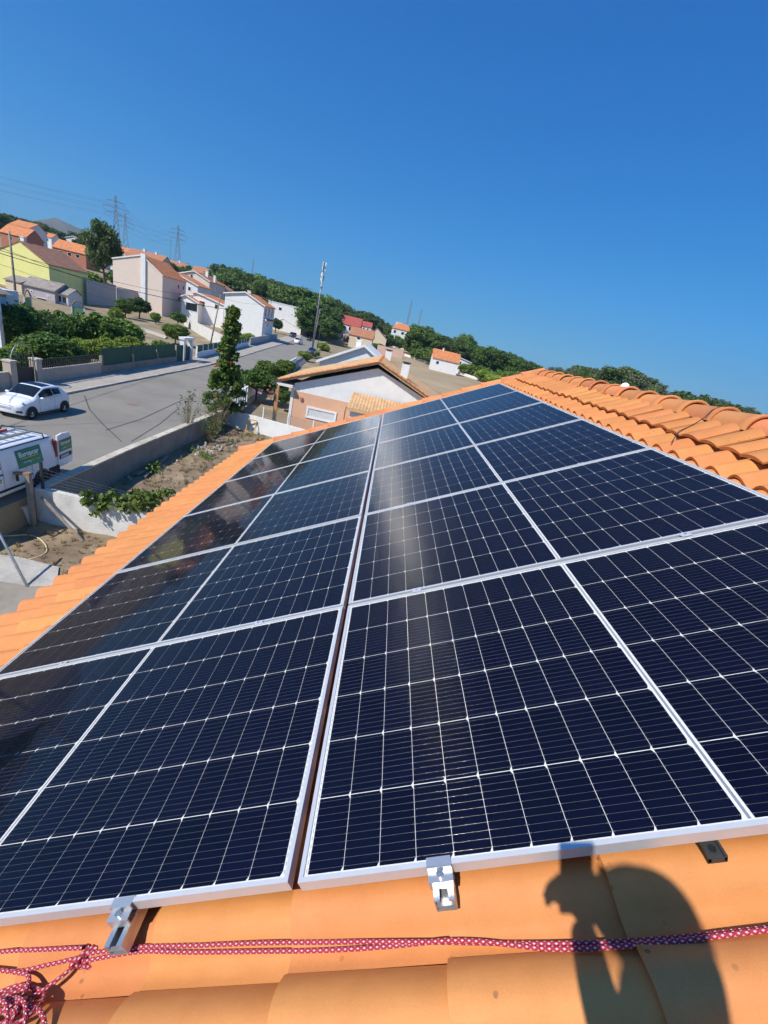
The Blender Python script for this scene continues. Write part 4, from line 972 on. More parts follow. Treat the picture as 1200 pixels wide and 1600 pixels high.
for (a, c, e_, f_) in ((-5.95, -3.5, .5, .64), (-5.95, -3.5, 1.28, 1.42), (-5.95, -5.8, .64, 1.28), (-3.65, -3.5, .64, 1.28)): wd.box(a, c, -.09, .01, e_ + 1.2, f_ + 1.2)
wd = wd.build('window', MAT['frame_white'], nb)
b = MB(); b.box(-5.8, -3.65, -.04, -.02, .64 + 1.2, 1.28 + 1.2); b.build('roller_shutter', MAT['shutter'], wd)
b = MB(); b.box(-6.55, -6.35, -.12, .0, 1.75 + 1.2, 2.0 + 1.2); b.build('wall_lamp', MAT['brick_red'], nb)
for (u0, v0, u1, v1, yy, nm) in ((624, 597, 631, 569, 1.0, 0), (599, 566, 604, 549, 9.5, 1)):
    q = atY(u1 + 4, v1, 34 + yy); c = MB(); c.box(q[0] - .3, q[0] + .3, yy - .25, yy + .25, 4.0, q[2] + 1.2); o = c.build('chimney', MAT['white_wall'], nroof)
    c = MB(); c.box(q[0] - .2, q[0] + .2, yy - .16, yy + .16, q[2] + 1.19, q[2] + 1.26); c.box(q[0] - .34, q[0] + .34, yy - .29, yy + .29, q[2] + 1.28, q[2] + 1.36); c.build('cowl', MAT['metal_dark'], o)
# lean-to at the right, in front of the gable
lt = thing('lean_to', 'small white lean-to with tan tiles below the big gable', 'shed', (-2.3, 30.9, -1.2))
b = MB(); b.box(.05, 5.0, .1, 2.6, 0, 2.62 + 1.2); b.build('wall', MAT['white_wall'], lt)
q = MB(); n = 8
q.grid(lambda u, v: (-.2 + 5.4 * v, -.15 + 3.0 * u, 2.55 + 1.2 + .75 * u + .05 * abs(math.sin(math.pi * 5.4 * v / .24)) + .025 * ((u * 4) % 1)), 12, 140); q.build('roof_tiles', tan, lt, smooth=True, kind='stuff')
b = MB(); b.box(-.2, 5.2, -.18, -.12, 2.35 + 1.2, 2.57 + 1.2); b.build('fascia', MAT['cream_fascia'], lt)
b = MB(); b.tube([(-.25, -.2, 2.6 + 1.2), (-.32, -.1, 2.2 + 1.2), (-.3, .0, 1.5 + 1.2), (-.2, .05, .6)], .04, 6); b.build('downpipe', MAT['wood'], lt, smooth=True)
# second neighbour: white gable house with flat white roof planes
gable_house('white_gable_house', 'white gable house with pale grey metal roof just behind the tan roof', 52.5, -8.4, -3.5, 1.4, 3.55, 6.25, 3.55, 11, 'white_wall', 'white_wall2', base=-.9, ov=.35, th=.18, trim='white_wall', chim=((-4.6, 5.0, 6.6, .6),))
for i, (u, v, vt, w_, kd) in enumerate(((400, 622, 576, 1.2, 'citrus1'), (420, 606, 565, 1.25, 'citrus0'), (428, 628, 588, 1.0, 'citrus1'), (445, 588, 562, 1.2, 'citrus0'), (440, 636, 608, .9, 'citrus1'))):
    p = at(u, v, -.6); t = tree(kd, ['dense green hedge shrub behind the mesh fence', 'green shrub by the street in front of the neighbour porch', 'shrub with pink flowers beside the porch post', 'green shrub farthest along the neighbour street wall', 'low shrub beneath the neighbour porch roof'][i], p, height_to(p, vt), w_, i * 1.3, name='shrub', cat='shrub', group='shrubs in the neighbour garden')
    if i in (2, 4, 0):
        cl = [(g.uniform(-.9, .9), -1.0 + g.uniform(-.3, .1), g.uniform(.6, 1.8), .1, .1, .1) for _ in range(7)]; inst('flowers', leaf_mesh('flowers', cl, 3000, .09, 'petal_pink', i), t)
for (u, v, vt) in ((475, 562, 548), (490, 557, 545), (505, 548, 535)):
    p = gp(u, v); tree('bright1', 'dry yellowish roadside bush beyond the white gable house', p, max(1.6, height_to(p, vt)), 1.3, u, name='bush', cat='bush', group='roadside bushes beyond the white gable house')
# ================================================================== far side of the street: garden walls, fences, gate
zs = lambda x, y: zg(x, y) - .3
def run(y0, y1, off=0.0, n=6): return [(WALLX(y) + off, y) for y in np.linspace(y0, y1, n)]
wall_run('front_wall', 'beige rendered garden wall behind the small white car', run(15, 25.6), zs, lambda x, y: zg(x, y) + 1.05, .22, 'beige_wall')
wall_run('front_wall', 'beige rendered garden wall between arched gate and green mesh fence', run(28.0, 35.0), zs, lambda x, y: zg(x, y) + 1.0, .22, 'beige_wall')
wall_run('fence_wall', 'low stained wall carrying the dark green mesh fence', run(35.3, 50.0), zs, lambda x, y: zg(x, y) + .72, .2, 'concrete')
for i, y in enumerate((25.75, 27.85)):
    t = thing('gate_pillar', ['square beige gate pillar left of the arched gate', 'square beige gate pillar right of the arched gate'][i], 'pillar', (WALLX(y), y, zg(WALLX(y), y)), 0, 'pillars of the arched gate')
    b = MB(); b.box(-.24, .24, -.22, .22, -.2, 1.62); b.build('shaft', MAT['beige_wall'], t)
    b = MB(); b.box(-.28, .28, -.26, .26, 1.625, 1.72); b.build('cap', MAT['coping'], t)
ag = thing('arched_gate', 'black iron gate under a round arch behind the white car', 'gate', (WALLX(26.8), 26.8, zg(WALLX(26.8), 26.8)))
b = MB(); b.tube([(0, -.95, .1)] + [(0, -.95 * math.cos(a), 1.3 + 1.35 * math.sin(a)) for a in np.linspace(0, math.pi, 14)] + [(0, .95, .1)], .035, 6); b.build('arch', MAT['metal_grey'], ag, smooth=True)
for i in range(9):
    b = MB(); yy = -.78 + i * .195; b.bar((0, yy, .15), (0, yy, 1.35 + .9 * math.cos(yy * 1.35)), .03); b.build('bar', MAT['metal_dark'], ag)
b = MB(); b.box(-.015, .015, -.78, .78, .15, 1.2); b.build('sheet', MAT['metal_dark'], ag)
iron = thing('iron_railing', 'black wrought iron railing on top of the beige garden wall', 'railing', (WALLX(28), 28.0, 0))
for y in np.arange(28.3, 34.9, .22):
    b = MB(); x = WALLX(y); b.bar((x - WALLX(28), y - 28, zg(x, y) + 1.0), (x - WALLX(28), y - 28, zg(x, y) + 1.62), .03); b.build('bar', MAT['metal_dark'], iron)
b = MB(); b.bar((0, 0, 1.6), (WALLX(35) - WALLX(28), 7, 1.6), .05); b.bar((0, 0, 1.15), (WALLX(35) - WALLX(28), 7, 1.15), .04); b.build('rail', MAT['metal_dark'], iron)
gf = thing('green_fence', 'dark green windbreak mesh fence on the low stained wall', 'fence', (WALLX(35.2), 35.2, 0))
ys_ = [35.2, 40.2, 45.2, 49.9]
for i, y in enumerate(ys_):
    x = WALLX(y); b = MB(); b.box(x - WALLX(35.2) - .1, x - WALLX(35.2) + .1, y - 35.2 - .1, y - 35.2 + .1, zg(x, y), zg(x, y) + (1.35 if i else 1.5)); b.build('post', MAT['concrete'], gf)
    if i < 3:
        y2 = ys_[i + 1]; x2 = WALLX(y2); b = MB(); b.bar((x - WALLX(35.2) - .06, y - 35.2 + .1, zg(x, y) + 1.35), (x2 - WALLX(35.2) - .06, y2 - 35.2 - .1, zg(x2, y2) + 1.35), .03, 1.4); b.build('mesh_panel', MAT['green_mesh'], gf)
pt = thing('white_portico', 'white gate portico with two pillars and a flat lintel at the driveway', 'gateway', (WALLX(53.0), 53.0, zg(WALLX(53), 53)))
for s_ in (-1, 1):
    b = MB(); b.box(-.25, .25, s_ * 1.0 - .2, s_ * 1.0 + .2, -.2, 2.45); b.build('pillar', MAT['white_wall'], pt)
b = MB(); b.box(-.35, .35, -1.3, 1.3, 2.46, 2.72); b.build('lintel', MAT['white_wall'], pt)
b = MB(); b.box(-.03, .03, -.78, .78, .1, 1.7); b.build('gate_leaf', MAT['metal_dark'], pt)
gf2 = thing('green_fence', 'short stretch of dark green mesh fence beside the white portico', 'fence', (WALLX(50.1), 50.1, 0))
b = MB(); b.box(-.02, .02, 0, 1.6, .1, 1.9); b.build('mesh_panel', MAT['green_mesh'], gf2)
wall_run('white_base_wall', 'low whitewashed wall with dark fence panels beyond the portico', run(57, 92, -.2, 9), zs, lambda x, y: zg(x, y) + .75, .2, 'white_wall2')
df = thing('dark_fence', 'dark green fence panels on the low whitewashed wall along the street', 'fence', (0, 0, 0))
for y in np.arange(57.2, 91.5, 2.5):
    x = WALLX(y) - .2; x2 = WALLX(y + 2.5) - .2
    b = MB(); b.box(x - .09, x + .09, y - .09, y + .09, zg(x, y) + .7, zg(x, y) + 1.5); b.build('post', MAT['white_wall2'], df)
    b = MB(); b.bar((x, y + .1, zg(x, y) + 1.2), (x2, y + 2.4, zg(x2, y + 2.5) + 1.2), .03, .85); b.build('panel', MAT['green_mesh'], df)
wall_run('grey_fence_wall', 'grey panelled wall along the far end of the street', run(94, 138, -.2, 8), zs, lambda x, y: zg(x, y) + 1.6, .2, 'grey_render')
# dry plot: pale strips, low walls
wall_run('plot_wall', 'bare concrete wall with pale fence top between dry plot and white houses', [(-29.5, 78), (-40, 93), (-50, 108)], zs, lambda x, y: zg(x, y) + 2.0, .2, 'rough_white')
GWP = [(300, 499, 476), (240, 488, 461), (182, 479, 449), (136, 475, 441)]; GWQ = [gp(u, v) for u, v, _ in GWP]; GWH = [height_to(q, t_) for q, (_, _, t_) in zip(GWQ, GWP)]
def gwz(x, y): k = min(range(4), key=lambda i: (GWQ[i][0] - x) ** 2 + (GWQ[i][1] - y) ** 2); return zg(x, y) + GWH[k]
wall_run('grey_block_wall', 'long grey rendered wall behind the fruit trees', [tuple(q[:2]) for q in GWQ[:3]], zs, gwz, .25, 'grey_render')
wall_run('grey_block_wall', 'tall grey rendered wall joining the yellow house', [tuple(GWQ[2][:2] + np.array([0, -.3])), tuple(GWQ[3][:2])], zs, lambda x, y: gwz(x, y) + .5, .25, 'grey_render')
strip_ = MB(); q = [gp(*p) for p in ((185, 505), (190, 503), (262, 527), (258, 530))]
strip_.prism([(p[0], p[1]) for p in q], zg(q[0][0], q[0][1]) + .0, zg(q[0][0], q[0][1]) + .12); strip_.build('path_edge', MAT['coping'], kind='structure')
# garden arches and pale green netting
for i, (u0, v0, u1, v1) in enumerate(((40, 491, 75, 491), (113, 503, 138, 507))):
    a = gp(u0, v0); c = gp(u1, v1); c[1] = a[1] + (c[1] - a[1]) * .5; L = np.linalg.norm(c - a)
    t = thing('garden_arch', ['dark arched trellis on white posts below the pale shed', 'dark arched trellis on white posts among the middle bushes'][i], 'trellis', tuple(a), math.atan2(c[1] - a[1], c[0] - a[0]))
    for x in (0, L):
        b = MB(); b.bar((x, 0, -.5), (x, 0, 2.2), .16); b.build('post', MAT['frame_white'], t)
    b = MB(); b.tube([(L * k / 10, 0, 2.15 + .85 * math.sin(math.pi * k / 10)) for k in range(11)], .1, 6); b.build('arch_bar', MAT['wood'], t, smooth=True)
    b = MB(); b.box(.1, L - .1, -.02, .02, -.4, 2.1); b.build('netting', MAT['green_mesh_pale'], t)
# ------------------------------------------------------------------ left edge house (column and dark opening)
lh = thing('corner_house', 'white house with dark red opening cut by the left picture edge', 'house', (-31.4, 36.0, zg(-31.4, 36)))
b = MB(); b.box(-9, -2.6, .2, 5, -.3, 4.4); b.build('wall', MAT['white_wall2'], lh)
b = MB(); b.box(-8.9, -2.8, .14, .195, .0, 3.3); b.build('garage_door', MAT['brick_red'], lh)
b = MB(); b.box(-.35, .0, -.35, .0, -.3, 4.1); b.build('column', MAT['white_wall'], lh)
b = MB(); b.box(-9, .1, -.5, .5, 4.1, 4.35); b.hexa([(-9, -.8, 4.36), (.35, -.8, 4.36), (.35, .9, 4.36), (-9, 5.2, 4.36), (-9, .3, 5.0), (-.6, .1, 4.8), (-.6, .5, 4.8), (-9, 2.6, 5.4)]); b.build('roof', MAT['roof_grey'], lh)

# ------------------------------------------------------------------ houses beyond the gardens
gable_px('yellow_house', 'tall pale yellow house with brown tiled roof at the left', None, (30, 377), (76, 414), half=5.2, pf=(137, 433), wall='yellow', roofm='roof_brown', ov=.12, trim=None, chim_px=((36, 371, 2.0, .7), (79, 402, 4.5, .7)), wins_f=())
YY = bpy.data.objects['yellow_house'].location.y
long_house('pale_shed', 'low lilac outbuilding with grey tiled roof in front of the yellow house', YY - 5.5, (34, 443), (85, 454), (58, 435), 5, 'lilac', 'roof_grey', ov=.3, wins=((.42, 2.6, 2.0, .9), (.25, 1.2, .45, .45), (.75, 1.3, .6, .3)))
long_house('cream_shed', 'cream outbuilding wall left of the lilac shed', YY - 5.8, (8, 436), (33, 442), (20, 430), 5, 'cream', 'roof_grey', ov=.2)
long_house('glazed_porch', 'small glazed porch at the right end of the lilac shed', YY - 4.5, (86, 456), (106, 461), (94, 448), 4, 'white_wall2', 'roof_grey', ov=.3, wins=((.12, 1.6, .9, 1.2), (.52, 1.6, .9, 1.2)))
gable_px('peach_house', 'large pale peach house with orange roof and white chimney breast', (176, 404), (222, 399), (254, 431), width=12.5, depth=13, wall='peach_light', roofm='roof_orange', ov=.15, wins_r=((8.0, 2.2, .9, 1.1), (11, 2.2, .9, 1.1)))
cbx = thing('chimney_breast', 'broad white chimney breast on the peach gable', 'chimney', (0, 0, 0))
Yp = [o for o in bpy.data.objects if o.name == 'peach_house'][0].location.y; a = atY(220, 440, Yp - .35); c = atY(227, 400, Yp - .35)
b = MB(); b.box(a[0], atY(227, 440, Yp - .35)[0], Yp - .4, Yp + .3, zg(a[0], Yp), c[2] + .4); o = b.build('shaft', MAT['white_wall'], cbx)
gable_px('white_annex', 'white two-storey wing with orange roof behind the peach house', (262, 425), (270, 424), (309, 447), width=9.0, depth=10, wall='white_wall', roofm='roof_orange', wins_f=((.62, 1.6, .9, 1.1), (.32, 1.8, .9, 1.1)))
gable_px('peach_house', 'peach gable house with brown orange roof and two chimneys', (279, 427), (304, 424), (327.5, 440), width=10.5, depth=14, wall='peach_light', roofm='roof_old', wins_f=((.62, .6, .9, 1.6),), chim_px=((324, 424, 6, .9), (336, 431, 5, .7)))
gable_px('porch_house', 'low house with tiled porch roof right of the peach gable', (327, 441), (336, 440), (356, 454), width=7, depth=8, wall='cream', roofm='roof_old', wins_f=((.5, 2.4, 2.0, 1.8),))
gable_px('white_bungalow', 'low white house with red tiled edge below the peach houses', (302, 458), (307, 457), (350, 477), width=8.5, depth=12, wall='white_wall', roofm='roof_orange', wins_f=((.8, 1.6, 1.6, 1.4), (.3, 1.4, 1.2, 1.2)))
gable_px('garage', 'white carport with dark opening behind the plot wall', (284, 463), (290, 461), (310, 474), width=4.5, depth=6, wall='white_wall', roofm='roof_orange', wins_f=((.75, 2.3, 3.2, 2.0),))
gable_px('white_house', 'tall white house with orange roof behind the flowering pole', (352, 458), (384, 457), (413, 478), width=10.0, depth=10, wall='white_wall', roofm='roof_orange', chim_px=((390, 455, 2.5, .8),), wins_r=((1.0, 2.4, 1.2, 2.0), (4.0, 2.4, 1.2, 2.0), (7, 2.4, 1.2, 2.0)))
gable_px('white_annex', 'lower white wing with red verge in front of the tall white house', (352, 481), (376, 479.5), (415, 500), width=10.5, depth=7, wall='white_wall', roofm='roof_red', wins_r=((1.5, 1.6, 1.2, 1.1),))
gable_px('terrace_house', 'pale terraced block with balconies beside the tall white house', (403, 468), (409, 467), (424, 480), width=6.5, depth=12, wall='cream', roofm='roof_old', wins_f=((.7, 2.4, 1.6, 1.6), (.7, 5.0, 1.6, 1.6)))
def block(name, label, pl, pr, width, depth, wall, trim='white_wall2', vb=None, wins=(), cat='house', roofm='roof_grey', **k):
    """flat-roofed block with a parapet"""
    lo, hi = 20.0, 1200.0
    for _ in range(40):
        m = (lo + hi) / 2
        if atY(*pr, m)[0] - atY(*pl, m)[0] < width: lo = m
        else: hi = m
    Y = lo; l = atY(*pl, Y); r = atY(*pr, Y); z1 = (l[2] + r[2]) / 2; base = min(zg(l[0], Y), zg(r[0], Y)) - .5
    t = thing(name, label, cat, (l[0], Y, base), 0, **k); W_ = r[0] - l[0]
    b = MB(); b.box(0, W_, 0, depth, 0, z1 - base); b.build('wall', MAT[wall], t)
    b = MB(); b.box(-.1, W_ + .1, -.1, depth + .1, z1 - base + .003, z1 - base + .35); b.build('parapet', MAT[trim], t)
    for (fx, dz, w_, h_) in wins: window(t, 'f', W_ * fx, 0, z1 - base - dz, w_, h_, pm='glass_dark')
    return t
block('long_white_house', 'long low white house with small windows below the stone pine', (128, 400), (176, 415), 16, 9, 'white_wall2', 'white_wall', wins=((.55, 2.6, .9, 1.2), (.78, 2.6, .9, 1.2)))
block('white_block', 'white flat-roofed block at the bend of the street', (420, 468), (474, 486), 15, 10, 'white_wall', wins=((.3, 2.5, 1.4, 1.2),))
gable_px('white_cottage', 'small white gable cottage with brown roof at the street bend', (437, 500), (443, 498), (465, 512), width=8, depth=8, wall='white_wall', roofm='roof_brown')
gable_px('blue_white_house', 'pale blue gable house with orange roof on the upper left hill', (43, 359), (53, 352), (64, 357), width=9, depth=9, wall='white_wall2', roofm='roof_orange', wins_f=((.55, 3.4, 1.4, 1.6),))
long_house('hill_house', 'white house with bright orange hipped roof at the upper left edge', 215, (16, 349), (46, 357), (33, 345), 10, 'white_wall', 'roof_orange', wins=((.4, 2.6, 1.6, 1.4), (.7, 2.6, 1.2, 1.4)))
block('white_warehouse', 'big white building at the left edge above the yellow house', (-20, 331), (23, 343), 26, 14, 'white_wall')
long_house('red_house', 'row house with red brick front below the white warehouse', 190, (0, 360), (40, 372), (20, 352), 9, 'brick_red', 'roof_orange', wins=((.3, 2.2, 1.6, 1.4), (.7, 2.2, 1.6, 1.4)))
block('white_terrace', 'white terrace wall block behind the yellow house roof', (40, 374), (110, 392), 26, 8, 'white_wall')
gable_px('hill_white_house', 'white house with orange roof left of the stone pine', (103, 371), (115, 369), (133, 380), width=11, depth=10, wall='white_wall', roofm='roof_orange', wins_f=((.55, 2.8, 1.8, 1.5),))
block('yellow_block', 'small yellow block house behind the red brick houses', (84, 371), (103, 374), 12, 8, 'yellow')
long_house('brick_row', 'red brick row house with white chimneys below the hill houses', 210, (82, 384), (134, 398), (108, 378), 9, 'brick_red', 'roof_orange', wins=((.2, 2.2, 1.6, 1.4), (.45, 2.2, 1.6, 1.4), (.7, 2.2, 1.6, 1.4)))
gable_px('brown_roof_house', 'white house with brown tiled roof behind the pine trunks', (172, 383), (180, 381), (195, 391), width=9, depth=10, wall='white_wall2', roofm='roof_old')
long_house('old_roof_house', 'long house with weathered orange brown roof behind the peach house', 205, (196, 398), (250, 411), (222, 392), 11, 'cream', 'roof_old', chim=((.35, .5, .9, .9), (.7, .5, .8, .8)))
long_house('far_roof_house', 'low house with brown tiled roof between trees behind the white chimney', 300, (252, 414), (288, 423), (268, 407), 12, 'cream', 'roof_old', chim=((.6, .5, 1.0, 1.0),))
for i, (Y_, pl, pr, pq, wl_, rf_, lab) in enumerate(((250, (62, 367), (80, 371), (71, 363), 'white_wall', 'roof_orange', 'small white house with orange roof between the blue gable and the yellow block'),
        (240, (136, 383), (158, 388), (147, 379), 'white_wall', 'roof_orange', 'small white house with orange roof showing left of the pine trunk'), (255, (186, 391), (204, 396), (195, 387), 'white_wall2', 'roof_orange', 'white house with orange roof right of the pine'),
        (270, (236, 403), (256, 408), (246, 398), 'cream', 'roof_orange', 'cream house with orange roof above the peach house roof'), (240, (300, 422), (322, 428), (311, 417), 'white_wall', 'roof_old', 'white house behind the peach gable chimneys'),
        (255, (566, 508), (580, 512), (573, 503), 'white_wall', 'roof_red', 'white cottage right of the red roofed house'), (250, (646, 521), (662, 526), (654, 517), 'white_wall', 'roof_orange', 'small white house with orange roof right of the villa'),
        (230, (664, 543), (676, 547), (670, 539), 'white_wall', 'roof_brown', 'white cottage wall left of the long orange roof'))):
    long_house('village_house', lab, Y_, pl, pr, pq, 7, wl_, rf_, wins=((.12, 2.0, 1.1, 1.2), (.55, 2.0, 1.1, 1.2)), group='small village houses')
# houses straight ahead and to the right
long_house('red_roof_house', 'long white house with dark red roof at the end of the street', 235, (519, 499), (562, 513), (541, 493), 9, 'white_wall', 'roof_red', wins=((.1, 2.9, 2.4, 2.0), (.35, 2.9, 2.4, 2.0), (.62, 2.9, 2.4, 2.0)), pm='glass_dark')
long_house('brown_roof_house', 'low cream house with rusty brown roof in front of the red roof', 200, (547, 520), (582, 531), (566, 514), 8, 'cream', 'roof_old', wins=((.33, 2.6, 1.4, 2.2),))
gable_px('cream_house', 'cream rendered gable end beside the brown roofed house', (584, 517), (589, 512), (604, 530), width=7.0, depth=7, wall='cream', roofm='roof_brown', trim=None)
long_house('orange_villa', 'white villa with bright orange hipped roof and dormer on the rise', 260, (613, 511), (643, 519), (628, 506), 12, 'white_wall', 'roof_orange', wins=((.1, 2.6, 1.6, 1.6), (.5, 2.6, 1.6, 1.6), (.75, 2.6, 1.6, 1.6)), hip=3.0)
block('white_attic', 'white attic block rising above the orange villa roof', (619, 503), (628, 506), 5, 5, 'white_wall')
gable_px('villa_annex', 'small house with brown roof below the orange villa', (636, 529), (645, 528), (656, 537), width=10, depth=8, wall='white_wall', roofm='roof_brown')
gable_px('white_cottage', 'white cottage with brown roof behind the roadside hedge', (652, 537), (660, 536), (672, 545), width=9, depth=8, wall='white_wall', roofm='roof_brown')
long_house('orange_roof_house', 'white house with long orange roof and small chimney behind the field wall', 172, (677, 557), (717, 568), (697, 549), 8, 'white_wall', 'roof_orange', chim=((.35, .5, .8, .6),), wins=((.15, 2.2, 1.2, 1.2),))
gable_px('white_gable', 'white gable wing with grey van in front behind the field wall', (711, 563), (719, 559), (736, 567), width=7, depth=8, wall='white_wall', roofm='roof_orange', wins_f=((.75, 1.6, 1.2, 1.2),))
gable_px('small_hut', 'small pink hut with pale gable among the shrubs at right', (762, 580), (769, 577), (779, 581), width=5, depth=5, wall='pink', roofm='roof_orange')
block('far_white_block', 'white apartment block half hidden behind the trees at right', (828, 567), (845, 574), 16, 10, 'white_wall')
wall_run('field_wall', 'long low white wall along the edge of the dry field', [tuple(gp(632, 556)[:2]), tuple(gp(672, 570)[:2]), tuple(gp(716, 584)[:2]), tuple(gp(775, 604)[:2]), tuple(gp(800, 612)[:2])], zs, lambda x, y: zg(x, y) + 1.0, .25, 'white_wall')
wall_run('pink_wall', 'pink rendered wall at the near edge of the brown roofed house', [tuple(gp(533, 531)[:2]), tuple(gp(560, 540)[:2])], zs, lambda x, y: zg(x, y) + 3.2, .25, 'pink')
wall_run('pink_wall', 'pink rendered wall closing the dry field behind the chimneys', [tuple(gp(588, 551)[:2]), tuple(gp(628, 561)[:2])], zs, lambda x, y: zg(x, y) + 3.4, .25, 'pink')

# ================================================================== trees
tree_D('stonepine', 'big umbrella pine standing above the roofs at the left', 163, 150, 344, .66, group=None)
FR = [('citrus0', 'small round fruit tree left of the fork in the dry plot', 196, 497, 466, 1.0), ('citrus1', 'spreading fruit tree with its shadow on the dry grass', 218, 498, 465, 1.15),
      ('citrus1', 'tall round tree in front of the grey wall', 260, 492, 441, .8), ('citrus0', 'low fruit tree beside the plot path', 243, 506, 488, 1.0),
      ('citrus1', 'dark fruit tree behind the portico bushes', 278, 510, 487, 1.1), ('citrus0', 'leafy green tree left of the white portico', 274, 538, 506, 1.25),
      ('bush0', 'broad green shrub behind the green mesh fence corner', 252, 552, 531, 1.0)]
for (k_, lab, u, v, vt, w_) in FR: tree_px(k_, lab, u, v, vt, w_, group='fruit trees in the dry plot')
BU = [('bush1', 'large dark bush filling the garden left of the trellis', 35, 545, 478, 1.0), ('bush1', 'dark bush below the pale shed', 62, 540, 492, 1.1), ('bush0', 'mid green bush between the two trellises', 95, 530, 484, 1.05),
      ('bush1', 'dark bush under the right trellis', 112, 540, 495, .9), ('bush0', 'bushy orange tree in the middle of the garden', 160, 545, 488, 1.05), ('bush0', 'bushy green tree right of the garden middle', 190, 545, 497, 1.0),
      ('bright0', 'bright green shrub nearest the green fence corner', 135, 556, 528, 1.2), ('bright1', 'bright green shrub behind the middle of the green fence', 168, 560, 527, 1.3), ('bright0', 'bright green shrub with yellow leaves behind the green fence', 205, 556, 524, 1.3),
      ('bright1', 'pale bush at the top of the arched gate', 35, 572, 532, 1.0), ('bush1', 'dark hedge bush left of the arched gate', 6, 590, 545, 1.0), ('bush1', 'dark shrub behind the iron railing', 80, 572, 522, 1.2), ('bush1', 'dark shrub in the shade behind the beige wall', 115, 572, 540, 1.2), ('bright0', 'tall pale shrub rising beside the bright bushes', 183, 505, 480, .7),
      ('bush0', 'bush on top of the grey wall under the long white house', 140, 455, 421, 1.3), ('bush1', 'bushy tree in front of the peach gable', 192, 452, 425, 1.4), ('bush0', 'low bush under the peach chimney breast', 205, 456, 432, 1.4), ('bush0', 'green hedge beside the white carport', 322, 492, 474, 1.6), ('citrus1', 'roadside tree in front of the tall white house', 430, 520, 497, .9), ('citrus0', 'green tree before the white flat-roofed block', 456, 508, 489, 1.0)]
for (k_, lab, u, v, vt, w_) in BU: tree_px(k_, lab, u, v, vt, w_, name='bush', cat='bush', group='bushes across the street')
for i, (u, v, vt) in enumerate(((380, 532, 522), (388, 531, 520))): tree_px('bright0', 'small green bush behind the dark fence panels', u, v, vt, 1.4, name='bush', cat='bush', group='bushes behind the dark fence')
# far woods: every tree an individual copy
g = random.Random(77)
def wood(prefix, group, pts, n, kinds, D0, D1, jit, wide=(1.0, 1.4)):
    us = [p[0] for p in pts]
    for i in range(n):
        u = us[0] + (us[-1] - us[0]) * (i + g.uniform(0, 1)) / n; vt = np.interp(u, us, [p[1] for p in pts]) + abs(g.gauss(0, jit)); D = g.uniform(D0, D1)
        tree_D(g.choice(kinds), prefix, u, D, vt, g.uniform(*wide), group=group)
P4 = ['pine0', 'pine1', 'pine2', 'pine3']; B4 = ['broad0', 'broad1', 'broad2', 'broad3']
wood('dark pine of the wood on the ridge behind the upper left houses', 'wood on the upper left ridge', [(-30, 322), (0, 327), (40, 340), (80, 349), (110, 360), (140, 366)], 46, P4 + ['broad0'], 330, 430, 7, (1.2, 1.8))
wood('tree between the stone pine and the pylons', 'trees below the pylons', [(150, 372), (200, 384), (235, 392), (262, 405), (300, 412), (335, 424)], 34, P4 + ['broad0', 'broad1'], 300, 400, 7, (1.1, 1.6))
wood('green pine of the wood behind the white houses', 'wood behind the white houses', [(325, 420), (345, 413), (365, 417), (385, 420), (410, 431), (440, 440), (470, 448), (500, 457), (525, 468)], 62, P4 + ['broad1'], 215, 300, 8, (1.0, 1.5))
wood('tall dark tree beside the street mast', 'trees beside the mast', [(470, 465), (485, 462), (505, 470), (520, 490)], 8, B4, 190, 215, 6, (1.0, 1.3))
wood('pine of the wood behind the red roof', 'wood behind the red roof', [(515, 470), (545, 475), (575, 487), (600, 502), (620, 510), (660, 520)], 36, P4, 300, 380, 6, (1.1, 1.6))
wood('tree behind the orange villa and the field', 'trees behind the field', [(640, 505), (655, 500), (670, 515), (690, 521), (706, 524), (722, 519), (735, 535), (750, 540)], 34, P4 + B4, 230, 330, 7, (1.0, 1.5))
wood('broad leafy tree at the right end of the field', 'trees at the right end of the field', [(740, 536), (760, 534), (780, 545), (800, 552), (830, 565), (850, 572)], 34, B4 + ['gum0'], 200, 280, 8, (1.1, 1.6))
wood('airy tree of the line behind our roof ridge', 'trees behind the ridge', [(845, 568), (870, 571), (900, 568), (930, 574), (960, 571), (985, 578), (1010, 590), (1030, 602)], 56, ['gum0', 'gum1', 'pine1', 'gum1'], 190, 270, 7, (.9, 1.3))
wood('low tree showing above the right end of the ridge', 'trees at the right end of the ridge', [(1030, 612), (1060, 610), (1100, 618), (1140, 629), (1165, 636), (1185, 643), (1215, 660)], 40, ['gum0', 'gum1', 'pine3'], 190, 260, 5, (.9, 1.3))
for (u, v, vt, k_) in ((606, 546, 522, 'broad0'), (618, 548, 524, 'broad1'), (640, 552, 530, 'broad0'), (648, 556, 536, 'bush0'), (612, 536, 518, 'broad1'), (625, 542, 521, 'broad0'), (634, 548, 528, 'broad1'), (665, 566, 543, 'bush0'), (680, 572, 550, 'bush0'), (700, 578, 556, 'bright0'), (745, 592, 570, 'bush0'), (730, 588, 568, 'bright1'), (758, 598, 578, 'bright0'), (785, 602, 578, 'bush0'), (800, 606, 580, 'broad1'), (560, 528, 512, 'bush0'), (600, 541, 527, 'bush1'), (590, 548, 536, 'bush0'), (655, 563, 545, 'bush0'), (770, 602, 585, 'bright0')):
    tree_px(k_, 'green garden shrub along the far side of the dry field', u, v, vt, 1.4, name='shrub', cat='shrub', group='shrubs along the dry field')

